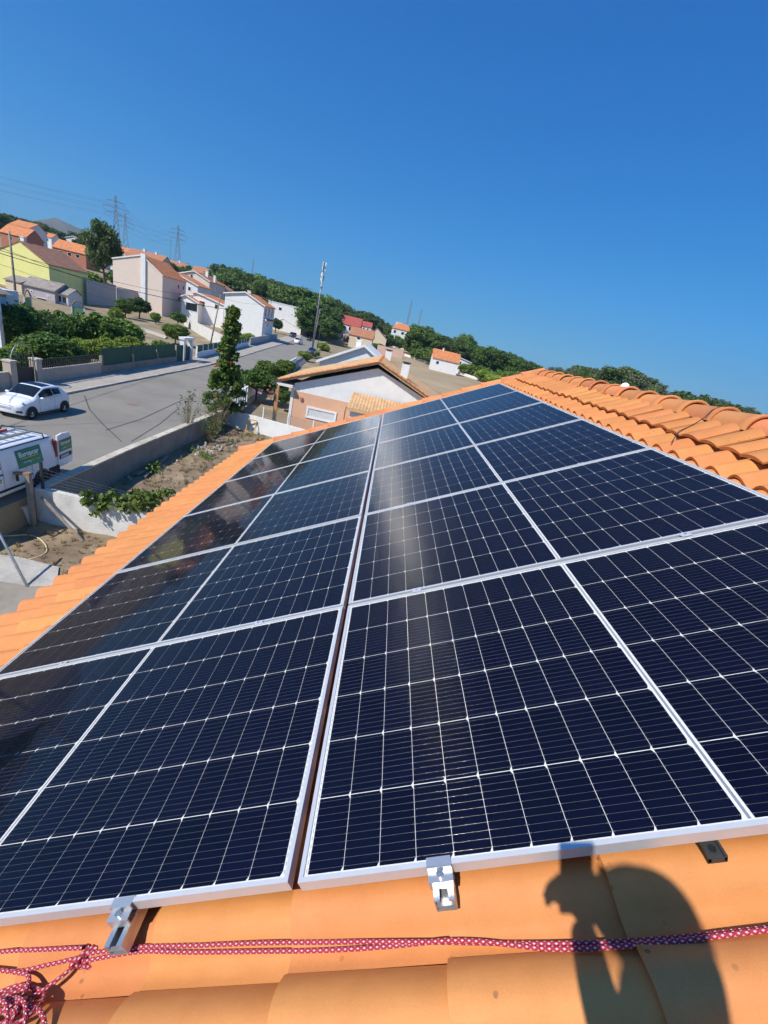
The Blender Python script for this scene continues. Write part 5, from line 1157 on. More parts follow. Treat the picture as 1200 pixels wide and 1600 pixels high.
# ================================================================== flowering creeper on the pole, shrubs at its foot
vp = thing('creeper_pole', 'old pole overgrown with dark creeper and orange trumpet flowers at the garden corner', 'creeper', (-11.5, 31.2, -.6))
htop = 7.9
b = MB(); b.tube([(0, 0, -.4), (.1, 0, 2.5), (.16, .05, htop - .4)], [.13, .12, .08], 8); b.build('pole', MAT['wood_grey'], vp, smooth=True)
g2 = random.Random(5); cl = []; fl_ = []
for i in range(210):
    z = g2.uniform(.9, htop); t_ = (z - .9) / (htop - .9)
    w_ = 1.05 * (1 - t_) ** 1.1 + .26 + (.25 if t_ < .35 else 0); a = g2.uniform(0, 6.283); r_ = w_ * math.sqrt(g2.random())
    cl.append((r_ * math.cos(a) - .1 + .25 * t_, r_ * math.sin(a), z, .24, .24, .22))
for i in range(13):
    z = g2.uniform(1.2, htop); t_ = (z - .9) / (htop - .9); w_ = 1.12 * (1 - t_) ** 1.1 + .42; a = g2.uniform(2.2, 5.6)
    fl_.append((w_ * math.cos(a) - .1 + .25 * t_, w_ * math.sin(a) * .9, z, .09, .09, .09))
inst('leaves', leaf_mesh('leaves', cl, 1500, .14, 'leaf_mid', 5), vp); inst('flowers', leaf_mesh('flowers', fl_, 1500, .09, 'petal_orange', 6), vp)
b = MB()
for i in range(5):
    a = g2.uniform(0, 6.28); b.tube([(.1 * math.cos(a), .1 * math.sin(a), -.3), (.2 * math.cos(a), .2 * math.sin(a), 1.0), (.1 * math.cos(a + 1), .1, 2.4)], .035, 5, False)
b.build('creeper_stems', MAT['wood'], vp, smooth=True, kind='stuff')
def wispy(name, label, p, h, w_, m, seed, n=60):
    t = thing(name, label, 'shrub', tuple(p)); gg = random.Random(seed); b = MB(); cl = []
    for i in range(n):
        a = gg.uniform(0, 6.283); r_ = w_ * gg.random(); e_ = (r_ * math.cos(a), r_ * math.sin(a), h * gg.uniform(.4, 1.0)); b.tube([(r_ * .15 * math.cos(a), r_ * .15 * math.sin(a), 0), (e_[0] * .6, e_[1] * .6, e_[2] * .6), e_], [.012, .008, .003], 3, False); cl.append((*e_, .16, .16, .2))
    b.build('twigs', MAT['leaf_dry'], t, kind='stuff', fix=False); inst('leaves', leaf_mesh('leaves', cl, 260, .06, m, seed, aspect=2.6), t)
wispy('broom_bush', 'pale wispy olive bush growing over the retaining wall beside the creeper', (-11.1, 28.6, -.95), 3.0, 1.1, 'leaf_olive', 11)
wispy('broom_bush', 'yellowish low bush at the foot of the retaining wall', (-10.8, 26.6, -.95), 1.5, .9, 'leaf_vine', 12, 40)
wispy('broom_bush', 'grey feathery bush hanging over the road side of the wall', (-11.7, 25.6, -.2), 2.6, 1.0, 'leaf_olive', 13, 34)

# ================================================================== poles, wires, mast, pylons
def pole(label, base, h, lean=(0, 0), r=.14, m='wood_grey', name='utility_pole', arm=None):
    t = thing(name, label, 'pole', tuple(base)); b = MB(); top = (lean[0], lean[1], h); b.tube([(0, 0, -.5), top], [r, r * .6], 8); b.build('shaft', MAT[m], t, smooth=True)
    if arm:
        b = MB(); b.tube([top, (top[0] + arm[0], top[1] + arm[1], h + arm[2])], .05, 6); b.build('lamp_arm', MAT['metal_grey'], t)
        b = MB(); b.bar((top[0] + arm[0], top[1] + arm[1], h + arm[2]), (top[0] + arm[0] * 1.5, top[1] + arm[1] * 1.5, h + arm[2] + .05), .25, .12); b.build('lamp_head', MAT['metal_grey'], t)
    return np.array(base) + np.array([lean[0], lean[1], h])
q = gp(328, 539); tp1 = pole('leaning wooden pole between the portico and the flowering creeper', q, height_to(q, 458), (1.3, 0))
q = gp(416, 531); tp2 = pole('street light pole on the pavement by the grey wall', q, height_to(q, 470), (.3, 0), .12, 'concrete', 'street_lamp', (-2.0, 0, .3))
q = gp(494, 553); tp3 = pole('dark street light pole at the right kerb by the blue car', q, height_to(q, 508), (.2, 0), .10, 'metal_dark', 'street_lamp', (-1.2, 0, .2))
q = gp(489, 540); tp5 = pole('pale concrete pole with lamp at the foot of the mast', q, height_to(q, 482), (.6, 0), .15, 'concrete', 'street_lamp', (1.5, 0, .3))
q = gp(525, 531); tp4 = pole('thin pole by the pink wall at the street end', q, height_to(q, 500), (0, 0), .10, 'wood_grey')
ps = np.array([-22.9, 14.0, .1]); tp0 = pole('street pole outside the left picture edge carrying the wires', ps, 9.0, (0, 0), .14, 'concrete')
p00 = np.array([-40.0, 48.0, .8]); tpx = pole('pole behind the corner house carrying the garden wires', p00, 8.5, (0, 0), .14, 'wood_grey')
def wire(label, a, c, sag=.6, r=.014):
    b = MB(); a = np.array(a); c = np.array(c); b.tube([tuple(a + (c - a) * t_ - np.array([0, 0, sag * 4 * t_ * (1 - t_)])) for t_ in np.linspace(0, 1, 12)], r, 4, False); b.build('overhead_wire', MAT['wire'], label=label, cat='wire', group='overhead wires', smooth=True)
wl = [((0, 384), (140, 437), 46, 78), ((0, 410), (137, 455), 44, 70), ((0, 445), (135, 481), 40, 60)]
for i, (a, c, Ya, Yc) in enumerate(wl):
    A_ = atY(*a, Ya); C_ = atY(*c, Yc); d = C_ - A_
    wire(['thick black wire crossing the yellow gable', 'thin wire crossing the greenish side of the yellow house', 'lowest wire crossing the pale shed and garden'][i], A_ - d * .35, C_ + d * .9, .3, .03 if i == 0 else .018)
wire('street wire from the left pole to the creeper pole', tp0 + [0, 0, -.3], (-11.4, 31.2, 7.2), .7, .02)
wire('street wire along the far pavement to the leaning pole', tp0 + [0, 0, -.6], tp1 - [0, 0, .3], 1.2, .02)
wire('street wire from the leaning pole to the street light pole', tp1 - [0, 0, .3], tp2 - [0, 0, .2], .8, .02)
# phone mast
q = gp(488, 545); H = height_to(q, 408)
mt = thing('phone_mast', 'slim grey phone mast with white antennas rising above the wood', 'mast', tuple(q))
b = MB(); b.tube([(0, 0, -.5), (.0, 0, H)], [.30, .12], 10); b.build('shaft', MAT['metal_grey'], mt, smooth=True)
for i in range(6):
    a = i * 2.094 + (.5 if i > 2 else 0); z = H - 1.3 - (2.6 if i > 2 else 0); b = MB(); b.box(-.14, .14, -.09, .09, -1.0, 1.0); o = b.build('antenna', MAT['frame_white'], mt); o.location = (.42 * math.cos(a), .42 * math.sin(a), z); o.rotation_euler = (0, 0, a)
for z in (H - 1.3, H - 3.9, H - 6.5):
    b = MB(); b.tube([(0, 0, z - .1), (0, 0, z + .1)], .5, 8); b.build('collar', MAT['metal_grey'], mt)
def pylon(label, u, D, vtop, name='pylon', slim=1.0):
    p = gD(u, D); H = height_to(p, vtop); t = thing(name, label, 'pylon', tuple(p), .5, 'power pylons'); b = MB(); th = H * (.0085 if slim >= 1 else .004); wb = H * .085 * slim; wt = H * .014
    lv = [0, .18, .34, .48, .6, .7, .79, .87, .94, 1.0]; W_ = [wb + (wt - wb) * min(1, l / .8) for l in lv]
    for sx, sy in ((-1, -1), (1, -1), (1, 1), (-1, 1)):
        for i in range(len(lv) - 1): b.bar((sx * W_[i], sy * W_[i], lv[i] * H), (sx * W_[i+1], sy * W_[i+1], lv[i+1] * H), th)
    b.build('tower_legs', MAT['pylon'], t, kind='stuff'); b = MB()
    for i in range(len(lv) - 1):
        for (a, c) in (((-1, -1), (1, -1)), ((1, -1), (1, 1)), ((1, 1), (-1, 1)), ((-1, 1), (-1, -1))):
            b.bar((a[0] * W_[i], a[1] * W_[i], lv[i] * H), (c[0] * W_[i+1], c[1] * W_[i+1], lv[i+1] * H), th * .6); b.bar((c[0] * W_[i], c[1] * W_[i], lv[i] * H), (a[0] * W_[i+1], a[1] * W_[i+1], lv[i+1] * H), th * .6)
    b.build('lattice', MAT['pylon'], t, kind='stuff')
    if slim >= 1:
        for z, w_ in ((.70, .17), (.80, .21), (.90, .15)):
            for s_ in (-1, 1):
                b = MB(); b.bar((0, 0, z * H + H * .03), (s_ * w_ * H, 0, z * H), th * .7); b.bar((0, 0, z * H), (s_ * w_ * H, 0, z * H), th * .8); b.build('arm', MAT['pylon'], t)
                b = MB(); b.tube([(s_ * w_ * H, 0, z * H), (s_ * w_ * H, 0, z * H - H * .04)], th * .6, 5); b.build('insulator', MAT['pylon'], t)
    return t, p, H
py = [pylon('tallest lattice pylon behind the stone pine', 183, 520, 306), pylon('lattice pylon just right of the tallest one', 197, 640, 333), pylon('lattice pylon with three arm pairs right of the pine', 276, 560, 352), pylon('slim far mast left of the three-armed pylon', 265, 700, 374, slim=.5),
      pylon('far slim lattice mast above the wood', 390, 800, 405, slim=.4), pylon('faint far antenna tower left of the orange villa', 630, 900, 470, slim=.3), pylon('faint far antenna tower right of the orange villa', 647, 950, 484, slim=.3)]
for k_ in range(3):
    for s_ in (-1, 1):
        def tip(i): t, p, H = py[i]; z, w_ = ((.70, .17), (.80, .21), (.90, .15))[k_]; return p + np.array([s_ * w_ * H * math.cos(.5), s_ * w_ * H * math.sin(.5), (z - .04) * H])
        a = tip(0); c = tip(2); wire('high voltage line strung between the pylons', a, c, 9, .05)
        wire('high voltage line running off to the left from the tallest pylon', a, a + np.array([-420, -260, 10]), 14, .05)
# manhole cover; wire shadows and cracks painted as dark strips on the road
q = at(208, 632, .03); b = MB(); b.tube([(q[0], q[1], .022), (q[0], q[1], .03)], .38, 20); b.build('manhole_cover', mat('rusty_iron', (.26, .17, .12), .8, .25, 6), label='rusty round manhole cover in the road beyond the white car', cat='manhole')
def shadow_crack(nm, pts, w_, m, lab, cat='road patch'):
    b = MB(); P = [at(u, v, .026) for u, v in pts]
    for p_, q_ in zip(P, P[1:]):
        dd = (q_ - p_)[:2]; nn = np.array([-dd[1], dd[0]]) / np.linalg.norm(dd) * w_ / 2; b.quad((p_[0] - nn[0], p_[1] - nn[1], .026), (q_[0] - nn[0], q_[1] - nn[1], .026), (q_[0] + nn[0], q_[1] + nn[1], .026), (p_[0] + nn[0], p_[1] + nn[1], .026))
    b.build(nm, MAT[m], label=lab, cat=cat, fix=False)
mat('tar', (.085, .082, .08), .85, .15, 3)  # dark colour standing in for wire shadows and cracks on the asphalt
shadow_crack('tar_seam', ((132, 618), (140, 640), (160, 662), (190, 690)), .07, 'tar', 'curved dark tar seam across the road in front of the car')
shadow_crack('tar_seam', ((165, 672), (220, 655), (285, 625)), .09, 'tar', 'long dark tar seam running along the middle of the road')
shadow_crack('tar_seam', ((205, 690), (250, 662), (280, 637)), .07, 'tar', 'dark tar seam near the retaining wall')
shadow_crack('tar_seam', ((345, 610), (395, 588), (430, 570)), .09, 'tar', 'dark tar seam behind the creeper pole')
# distant hazy hills
def hills(name, D, us, h0, seed, m):
    b = MB(); gg = random.Random(seed); N = 120
    for j in range(N + 1):
        az = -75 + 130 * j / N
        hh = h0 * (.55 + .25 * math.sin(az * .07 + seed) + .14 * math.sin(az * .21 + 2 * seed) + .07 * math.sin(az * .55 + seed) + .03 * math.sin(az * 1.7)) * (.03 + .97 * (1 - ss(-42, -18, az)))
        x, y = D * math.sin(R(az)), D * math.cos(R(az)); x2, y2 = x * 1.25, y * 1.25
        b.v += [(x * .9, y * .9, -30), (x, y, hh), (x2, y2, hh * 1.02), (x2 * 1.1, y2 * 1.1, -30)]
    for j in range(N):
        for k_ in range(3): a = j * 4 + k_; b.f.append((a, a + 4, a + 5, a + 1)); b.mi.append(0)
    return b.build(name, MAT[m], smooth=True, kind='structure')
mat('hill', (0.075, 0.09, 0.05), 1.0, 0.3, 0.01, col2=(0.16, 0.14, 0.10))
hills('hills', 2700, None, 400, 1.3, 'hill')
# ================================================================== vehicles
def paint(name, col): return mat(name, col, 0.32, 0.02, 2, coat=0.8, spec=0.5)
paint('paint_white', (0.82, 0.83, 0.84)); paint('paint_dark', (0.02, 0.022, 0.026)); paint('paint_blue', (0.03, 0.05, 0.11))
mat('car_glass', (0.012, 0.016, 0.022), 0.05, 0.1, 1, spec=0.5); mat('roof_glass', (0.006, 0.010, 0.045), 0.25, 0.1, 1, spec=0.15); mat('plastic_black', (0.018, 0.018, 0.02), 0.6, 0.1, 4)
mat('lamp_clear', (0.5, 0.52, 0.54), 0.12, 0.05, 3, spec=0.9); mat('lamp_red', (0.35, 0.02, 0.015), 0.2, 0.1, 3); mat('rim', (0.62, 0.63, 0.64), 0.4, 0.05, 4, metal=0.4)
mat('sign_green', (0.010, 0.21, 0.115), 0.45, 0.03, 3); mat('sign_green2', (0.030, 0.29, 0.17), 0.45, 0.03, 3); mat('letter_white', (0.85, 0.86, 0.86), 0.5, 0.01, 3); mat('letter_yellow', (0.75, 0.62, 0.02), 0.5, 0.02, 3); mat('plate', (0.42, 0.46, 0.55), 0.4, 0.1, 6); mat('ladder_red', (0.42, 0.035, 0.03), 0.5, 0.1, 4)
class Loft:
    def __init__(s, st):
        s.y = [q[0] for q in st]; s.P = np.array([[(x, z) for x, z in zip(q[1], q[2])] for q in st], float); s.K = s.P.shape[1]
    def ev(s, y, t):
        ys = s.y; i = 0
        while i < len(ys) - 2 and y < ys[i + 1]: i += 1
        f = (ys[i] - y) / (ys[i] - ys[i + 1]); f = min(1, max(0, f))
        def ring(j, t):
            k = min(int(t), s.K - 2); g = t - k; P = s.P[j]
            p0, p1, p2, p3 = P[max(k-1, 0)], P[k], P[k+1], P[min(k+2, s.K-1)]
            cr = .5 * ((2*p1) + (-p0+p2)*g + (2*p0-5*p1+4*p2-p3)*g*g + (-p0+3*p1-3*p2+p3)*g**3); ln = p1 + (p2 - p1) * g
            return .5 * cr + .5 * ln
        r0, r1, r2, r3 = ring(max(i-1, 0), t), ring(i, t), ring(i+1, t), ring(min(i+2, len(ys)-1), t)
        c = .5 * ((2*r1) + (-r0+r2)*f + (2*r0-5*r1+4*r2-r3)*f*f + (-r0+3*r1-3*r2+r3)*f**3); l = r1 + (r2 - r1) * f
        c = .6 * c + .4 * l
        return np.array([max(0.0, c[0]), y, c[1]])
    def nrm(s, y, t):
        e = 1e-3; t = min(t, s.K - 1.002); a = s.ev(y - e, t) - s.ev(y + e, t); b = s.ev(y, t + e) - s.ev(y, max(0, t - e)); n = np.cross(a, b); n /= (np.linalg.norm(n) + 1e-9)
        return n if n[0] + n[2] * .3 >= 0 else -n
    def patch(s, mb, y0, y1, t0, t1, off, ny=10, nt_=8, sides=(1, -1), corner=0.0):
        for sd_ in sides:
            def fn(u, v):
                t = t0 + (t1 - t0) * v; y = y0 + (y1 - y0) * u
                p = s.ev(y, t); n = s.nrm(y, t)
                if t > s.K - 1.02: n = np.array([0, n[1], abs(n[2]) + 1e-6]); n /= np.linalg.norm(n)
                p = p + n * off; return (p[0] * sd_, p[1], p[2])
            mb.grid(fn, ny, nt_)
    def body(s, mb, ny=60, per=5):
        T = (s.K - 1) * per; ys = np.linspace(s.y[0], s.y[-1], ny + 1); o = len(mb.v); full = 2 * T + 1
        for y in ys:
            h = [s.ev(y, t / per) for t in range(T + 1)]
            for p in h: mb.v.append((p[0], p[1], p[2]))
            for p in h[-2::-1]: mb.v.append((-p[0], p[1], p[2]))
        for i in range(ny):
            for j in range(full - 1): a = o + i * full + j; mb.f.append((a, a + full, a + full + 1, a + 1)); mb.mi.append(0)
            mb.f.append((o + i * full, o + i * full + full - 1, o + (i + 1) * full + full - 1, o + (i + 1) * full)); mb.mi.append(0)
        mb.f.append(tuple(o + j for j in range(full))); mb.f.append(tuple(o + ny * full + j for j in range(full - 1, -1, -1))); mb.mi += [0, 0]
def wheel(parent, x, y, r, w_=.19, name='wheel'):
    s_ = 1 if x > 0 else -1
    b = MB(); N = 24; prof_ = [(.62 * r, w_ / 2 - .02), (.70 * r, w_ / 2), (.93 * r, w_ / 2), (r, w_ / 2 - .03), (r, -w_ / 2 + .03), (.9 * r, -w_ / 2), (.5 * r, -w_ / 2)]
    b.grid(lambda u, v: (x + s_ * np.interp(v * 6, range(7), [q[1] for q in prof_]), y + np.interp(v * 6, range(7), [q[0] for q in prof_]) * math.cos(6.2832 * u), r + np.interp(v * 6, range(7), [q[0] for q in prof_]) * math.sin(6.2832 * u)), N, 6)
    wh = b.build('wheel', MAT['rubber'], parent, smooth=True)
    b = MB(); b.tube([(x + s_ * (w_ / 2 - .05), y, r), (x + s_ * (w_ / 2 - .035), y, r)], .62 * r, 20); b.build('wheel_disc', MAT['rim'], wh)
    b = MB()
    for k in range(9):
        a = k * 6.2832 / 9; b.bar((x + s_ * (w_ / 2 - .022), y + .14 * r * math.cos(a), r + .14 * r * math.sin(a)), (x + s_ * (w_ / 2 - .022), y + .62 * r * math.cos(a), r + .62 * r * math.sin(a)), .17 * r, .02, up=(1, 0, 0))
    b.tube([(x + s_ * (w_ / 2 - .04), y + .60 * r * math.cos(a), r + .60 * r * math.sin(a)) for a in np.linspace(0, 6.2832, 25)], .035 * r * 1.6, 6); b.tube([(x + s_ * (w_ / 2 - .03), y, r), (x + s_ * (w_ / 2 - .005), y, r)], .2 * r, 12)
    b.build('rim', MAT['rim'], wh)
def arch(L_, parent, y, r, t_=.9, off=.004, sides=(1, -1)):
    b = MB()
    for sd_ in sides:
        x = sd_ * (max(q[0] for q in L_.P[len(L_.y) // 2]) + .002)
        n = 20; o = len(b.v)
        for k in range(n + 1):
            a = math.pi * (-.08 + 1.16 * k / n); b.v.append((x, y + r * 1.22 * math.cos(a), r + r * 1.22 * math.sin(a)))
        b.f.append(tuple(range(o, o + n + 1))); b.mi.append(0)
    return b.build('wheel_arch', MAT['plastic_black'], parent, kind='stuff')
def vehicle(name, label, cat, loc, rz, st, pm, wb, r, glass, extra=None, group=None, wx=None):
    t = thing(name, label, cat, loc, rz, group); L_ = Loft(st); b = MB(); L_.body(b); body = b.build('body', MAT[pm], t, smooth=True)
    for (nm, y0, y1, t0, t1, m, off) in glass:
        if t1 >= L_.K - 1.01: b = MB(); L_.patch(b, y0, y1, t0, t1, off, 12, 8); b.build(nm, MAT[m], t, smooth=True, kind='stuff')
        else:
            for s_ in (1, -1): b = MB(); L_.patch(b, y0, y1, t0, t1, off, 12, 8, sides=(s_,)); b.build(nm, MAT[m], t, smooth=True)
    mw = wx or max(q[0] for q in L_.P[len(L_.y) // 2])
    for y in wb:
        arch(L_, t, y, r)
        for s_ in (1, -1): wheel(t, s_ * (mw - .085), y, r)
    return t, L_
HATCH = [(1.78, (.45,.50,.50,.42,.25,0), (.30,.45,.60,.68,.72,.73)), (1.60, (.68,.74,.72,.55,.3,0), (.22,.45,.70,.82,.86,.87)), (1.25, (.78,.81,.78,.62,.35,0), (.20,.48,.80,.92,.96,.97)),
         (.85, (.80,.815,.79,.66,.36,0), (.20,.5,.88,.99,1.03,1.04)), (.35, (.80,.815,.78,.63,.36,0), (.2,.5,.92,1.28,1.34,1.35)), (.05, (.80,.815,.78,.60,.34,0), (.2,.5,.93,1.42,1.47,1.48)),
         (-.6, (.80,.815,.78,.59,.34,0), (.2,.5,.94,1.43,1.48,1.49)), (-1.1, (.80,.81,.77,.57,.33,0), (.2,.5,.95,1.36,1.42,1.43)), (-1.45, (.78,.79,.74,.60,.34,0), (.22,.5,.95,1.12,1.20,1.22)),
         (-1.68, (.70,.74,.70,.55,.30,0), (.26,.5,.85,.95,1.0,1.0)), (-1.78, (.6,.64,.60,.45,.25,0), (.32,.5,.72,.80,.83,.83))]
HG = [('windscreen', .78, .14, 3.12, 5, 'car_glass', .008), ('glass_roof', .02, -.60, 3.35, 5, 'roof_glass', .008), ('side_window', .50, -.42, 2.16, 2.86, 'car_glass', .008), ('quarter_window', -.48, -1.02, 2.22, 2.82, 'car_glass', .008), ('rear_window', -1.14, -1.42, 3.3, 5, 'car_glass', .008)]
car, CL = vehicle('small_car', 'small rounded white hatchback with dark glass roof on the road', 'car', (-18.42, 22.2, .03), R(180), HATCH, 'paint_white', (1.15, -1.15), .30, HG)
for s_ in (1, -1):
    p = CL.ev(1.42, 2.55); b = MB(); b.grid(lambda u, v: (s_ * (p[0] - .02 + .07 * math.sin(math.pi * v) * math.cos(6.283 * u)), 1.50 + .06 * math.cos(math.pi * v), p[2] - .02 + .085 * math.sin(math.pi * v) * math.sin(6.283 * u)), 14, 8); b.build('headlight', MAT['lamp_clear'], car, smooth=True)
    p = CL.ev(1.66, 1.8); b = MB(); b.tube([(s_ * (p[0] - .06), 1.64, .56), (s_ * (p[0] - .06), 1.69, .56)], .06, 12); b.build('indicator', MAT['lamp_clear'], car)
    b = MB(); b.grid(lambda u, v: (s_ * (.90 + .10 * math.cos(math.pi * v)), .52 + .06 * math.sin(math.pi * v) * math.cos(6.283 * u), 1.0 + .065 * math.sin(math.pi * v) * math.sin(6.283 * u)), 12, 8); b.build('mirror', MAT['paint_white'], car, smooth=True)
    b = MB(); b.bar((s_ * .805, -.28, .83), (s_ * .805, -.12, .83), .03, .025); b.build('door_handle', MAT['rim'], car)
for (y_, t0_, t1_) in ((.60, .35, 2.05), (-.46, .35, 2.9), (1.02, 2.6, 4.9)):
    for s_ in (1, -1):
        b = MB(); CL.patch(b, y_ + .006, y_ - .006, t0_, t1_, .004, 2, 10, sides=(s_,)); b.build('panel_gap', MAT['plastic_black'], car, smooth=True)
for s_ in (1, -1):
    b = MB(); CL.patch(b, .80, -.80, .06, .30, .006, 10, 2, sides=(s_,)); b.build('sill_trim', MAT['plastic_black'], car, smooth=True)
    b = MB(); CL.patch(b, .56, -1.06, 2.02, 2.10, .010, 12, 2, sides=(s_,)); b.build('belt_trim', MAT['rim'], car, smooth=True)
b = MB(); CL.patch(b, 1.775, 1.62, .55, 1.0, .012, 4, 3); b.build('lower_grille', MAT['plastic_black'], car, smooth=True, kind='stuff')
b = MB(); b.bar((-.42, 1.775, .68), (.42, 1.775, .68), .03, .02); b.build('chrome_bar', MAT['rim'], car)
b = MB(); b.box(-.26, .26, 1.785, 1.80, .50, .60); b.build('number_plate', MAT['plate'], car)
b = MB(); b.box(.1, .34, .42, .56, 1.14, 1.16); b.build('paper', MAT['letter_white'], car)
# ---- panel van with open rear door
VAN = [(2.15, (.60,.66,.66,.5,.3,0), (.3,.5,.75,.85,.9,.9)), (1.95, (.78,.84,.82,.65,.35,0), (.25,.5,.9,1.0,1.05,1.06)), (1.45, (.86,.90,.86,.7,.4,0), (.22,.5,1.0,1.12,1.16,1.17)), (1.0, (.87,.90,.87,.72,.4,0), (.22,.5,1.05,1.45,1.52,1.53)),
       (.55, (.87,.90,.88,.73,.42,0), (.22,.5,1.08,1.72,1.80,1.81)), (0, (.87,.90,.89,.75,.42,0), (.22,.5,1.10,1.75,1.83,1.84)), (-1.2, (.87,.90,.89,.75,.42,0), (.22,.5,1.10,1.75,1.83,1.84)), (-2.0, (.87,.90,.89,.75,.42,0), (.24,.5,1.1,1.74,1.81,1.82)), (-2.15, (.85,.88,.87,.73,.4,0), (.26,.5,1.1,1.70,1.77,1.78))]
VG = [('windscreen', 1.38, .68, 3.1, 5, 'car_glass', .008), ('side_window', 1.02, .28, 2.1, 2.9, 'car_glass', .008)]
vloc = (-12.66, 12.66, .03)
van, VL = vehicle('panel_van', 'white rental panel van with green signs, ladders on its roof and rear door open', 'van', vloc, R(180), VAN, 'paint_white', (1.35, -1.35), .32, VG)
for s_ in (1, -1):
    b = MB(); b.box(s_ * .93 - .07, s_ * .93 + .07, .86, .96, 1.04, 1.26); b.build('mirror', MAT['paint_white'], van)
    for y in (.15, -1.75):
        pass
for y in (.15, -1.75):
    z = 1.90; b = MB(); b.tube([(-.78, y, 1.74), (-.72, y, z), (.72, y, z), (.78, y, 1.74)], .022, 6); b.build('roof_bar', MAT['plastic_black'], van, smooth=True)
def text_mesh(s, size, m, parent, M, name='lettering', bold=.0, w_=None):
    cu = bpy.data.curves.new('t', 'FONT'); cu.body = s; cu.size = size; cu.offset = bold; cu.extrude = .002; cu.align_x = 'CENTER'; cu.align_y = 'CENTER'; cu.resolution_u = 3
    o = bpy.data.objects.new('t', cu); COL.objects.link(o); dg = bpy.context.evaluated_depsgraph_get(); me = bpy.data.meshes.new_from_object(o.evaluated_get(dg)); bpy.data.objects.remove(o); bpy.data.curves.remove(cu)
    me.materials.clear(); me.materials.append(MAT[m]); r_ = bpy.data.objects.new(name, me); COL.objects.link(r_); r_.parent = parent; r_.matrix_local = M; return r_
def sign(parent, org, ux, uz, W_, H_, clip=None):
    """green rental sign: org lower left corner, ux along the lettering, uz up; both unit vectors"""
    ux, uz = Vector(ux).normalized(), Vector(uz).normalized(); n = ux.cross(uz).normalized(); org = Vector(org)
    P = lambda a, c, d=0: org + ux * a + uz * c + n * d
    b = MB(); b.hexa([P(0, 0, 0), P(W_, 0, 0), P(W_, H_, 0), P(0, H_, 0), P(0, 0, .006), P(W_, 0, .006), P(W_, H_, .006), P(0, H_, .006)]); sg = b.build('sign', MAT['sign_green'], parent)
    b = MB(); b.hexa([P(.02, .02, .0062), P(W_ - .02, .02, .0062), P(W_ - .02, H_ * .42, .0062), P(.02, H_ * .30, .0062), P(.02, .02, .008), P(W_ - .02, .02, .008), P(W_ - .02, H_ * .42, .008), P(.02, H_ * .30, .008)]); b.build('sign_band', MAT['sign_green2'], sg)
    b = MB(); b.hexa([P(W_ * .14, H_ * .46, .0065), P(W_ * .88, H_ * .46, .0065), P(W_ * .88, H_ * .505, .0065), P(W_ * .14, H_ * .50, .0065), P(W_ * .14, H_ * .46, .009), P(W_ * .88, H_ * .46, .009), P(W_ * .88, H_ * .505, .009), P(W_ * .14, H_ * .50, .009)]); b.build('stripe', MAT['letter_yellow'], sg)
    def M(a, c): 
        q = P(a, c, .010); m = Matrix.Identity(4)
        for i in range(3): m[i][0] = ux[i]; m[i][1] = uz[i]; m[i][2] = n[i]; m[i][3] = q[i]
        return m
    text_mesh('Europcar', W_ * .215, 'letter_white', sg, M(W_ * .5, H_ * .70), bold=W_ * .006)
    text_mesh('moving', W_ * .10, 'letter_white', sg, M(W_ * .36, H_ * .27)); text_mesh('your way', W_ * .10, 'letter_yellow', sg, M(W_ * .68, H_ * .27))
# side sign on the flank facing the garden (world +X flank is local -x after the half turn)
def fl(y, t): p = VL.ev(y, t); return (-p[0] - .012, p[1], p[2])
a = Vector(fl(-.55, 2.0)); sgn_z = (Vector(fl(-.55, 2.75)) - Vector(fl(-.55, 2.0)))
sign(van, Vector(fl(-.38, 1.82)) + Vector((-.012, 0, 0)), (0, -1, 0), tuple(sgn_z), 1.08, .62)
b = MB(); b.hexa([(-.917, 1.3, .72), (-.917, .35, .72), (-.912, .35, .72), (-.912, 1.3, .72), (-.917, 1.3, .80), (-.917, .35, .84), (-.912, .35, .84), (-.912, 1.3, .80)]); b.build('door_stripe', MAT['sign_green'], van)
b = MB(); b.hexa([(-.92, .6, .745), (-.92, .38, .745), (-.914, .38, .745), (-.914, .6, .745), (-.92, .6, .80), (-.92, .38, .81), (-.914, .38, .81), (-.914, .6, .80)]); b.build('door_stripe', MAT['letter_yellow'], van)
for (y_, t0_, t1_) in ((.24, .4, 2.95), (1.12, .5, 2.0), (-.95, .4, 2.8)):
    b = MB(); VL.patch(b, y_ + .007, y_ - .007, t0_, t1_, .004, 2, 10, sides=(-1,)); b.build('panel_gap', MAT['plastic_black'], van, smooth=True)
b = MB(); VL.patch(b, 1.0, -1.0, .55, .85, .010, 12, 2, sides=(-1,)); b.build('rub_strip', MAT['plastic_black'], van, smooth=True)
b = MB(); VL.patch(b, .3, -2.0, 2.96, 3.03, .012, 12, 2, sides=(-1,)); b.build('roof_gutter', MAT['plastic_black'], van, smooth=True)
b = MB(); b.bar((-.915, .42, .98), (-.915, .22 + .06, .98), .03, .035); b.build('door_handle', MAT['plastic_black'], van)
b = MB(); b.box(-.90, -.80, -2.17, -2.08, .95, 1.60); b.build('tail_light', MAT['lamp_red'], van)
b = MB(); b.box(-.92, -.80, -2.22, -1.70, .30, .62); b.build('bumper_corner', MAT['plastic_black'], van)
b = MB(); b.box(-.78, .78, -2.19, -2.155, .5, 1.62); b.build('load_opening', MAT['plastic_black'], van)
dr = MB(); dr.prism([(0, .52), (-.86, .52), (-.88, 1.1), (-.82, 1.62), (-.70, 1.76), (-.30, 1.80), (0, 1.76)], -.03, .03, 'x'); dro = dr.build('rear_door', MAT['paint_white'], van); dro.location = (-.89, -2.19, 0); dro.rotation_euler = (0, 0, R(6))
sign(dro, (-.034, -.07, 1.10), (0, -1, 0), (0, 0, 1), .78, .46)
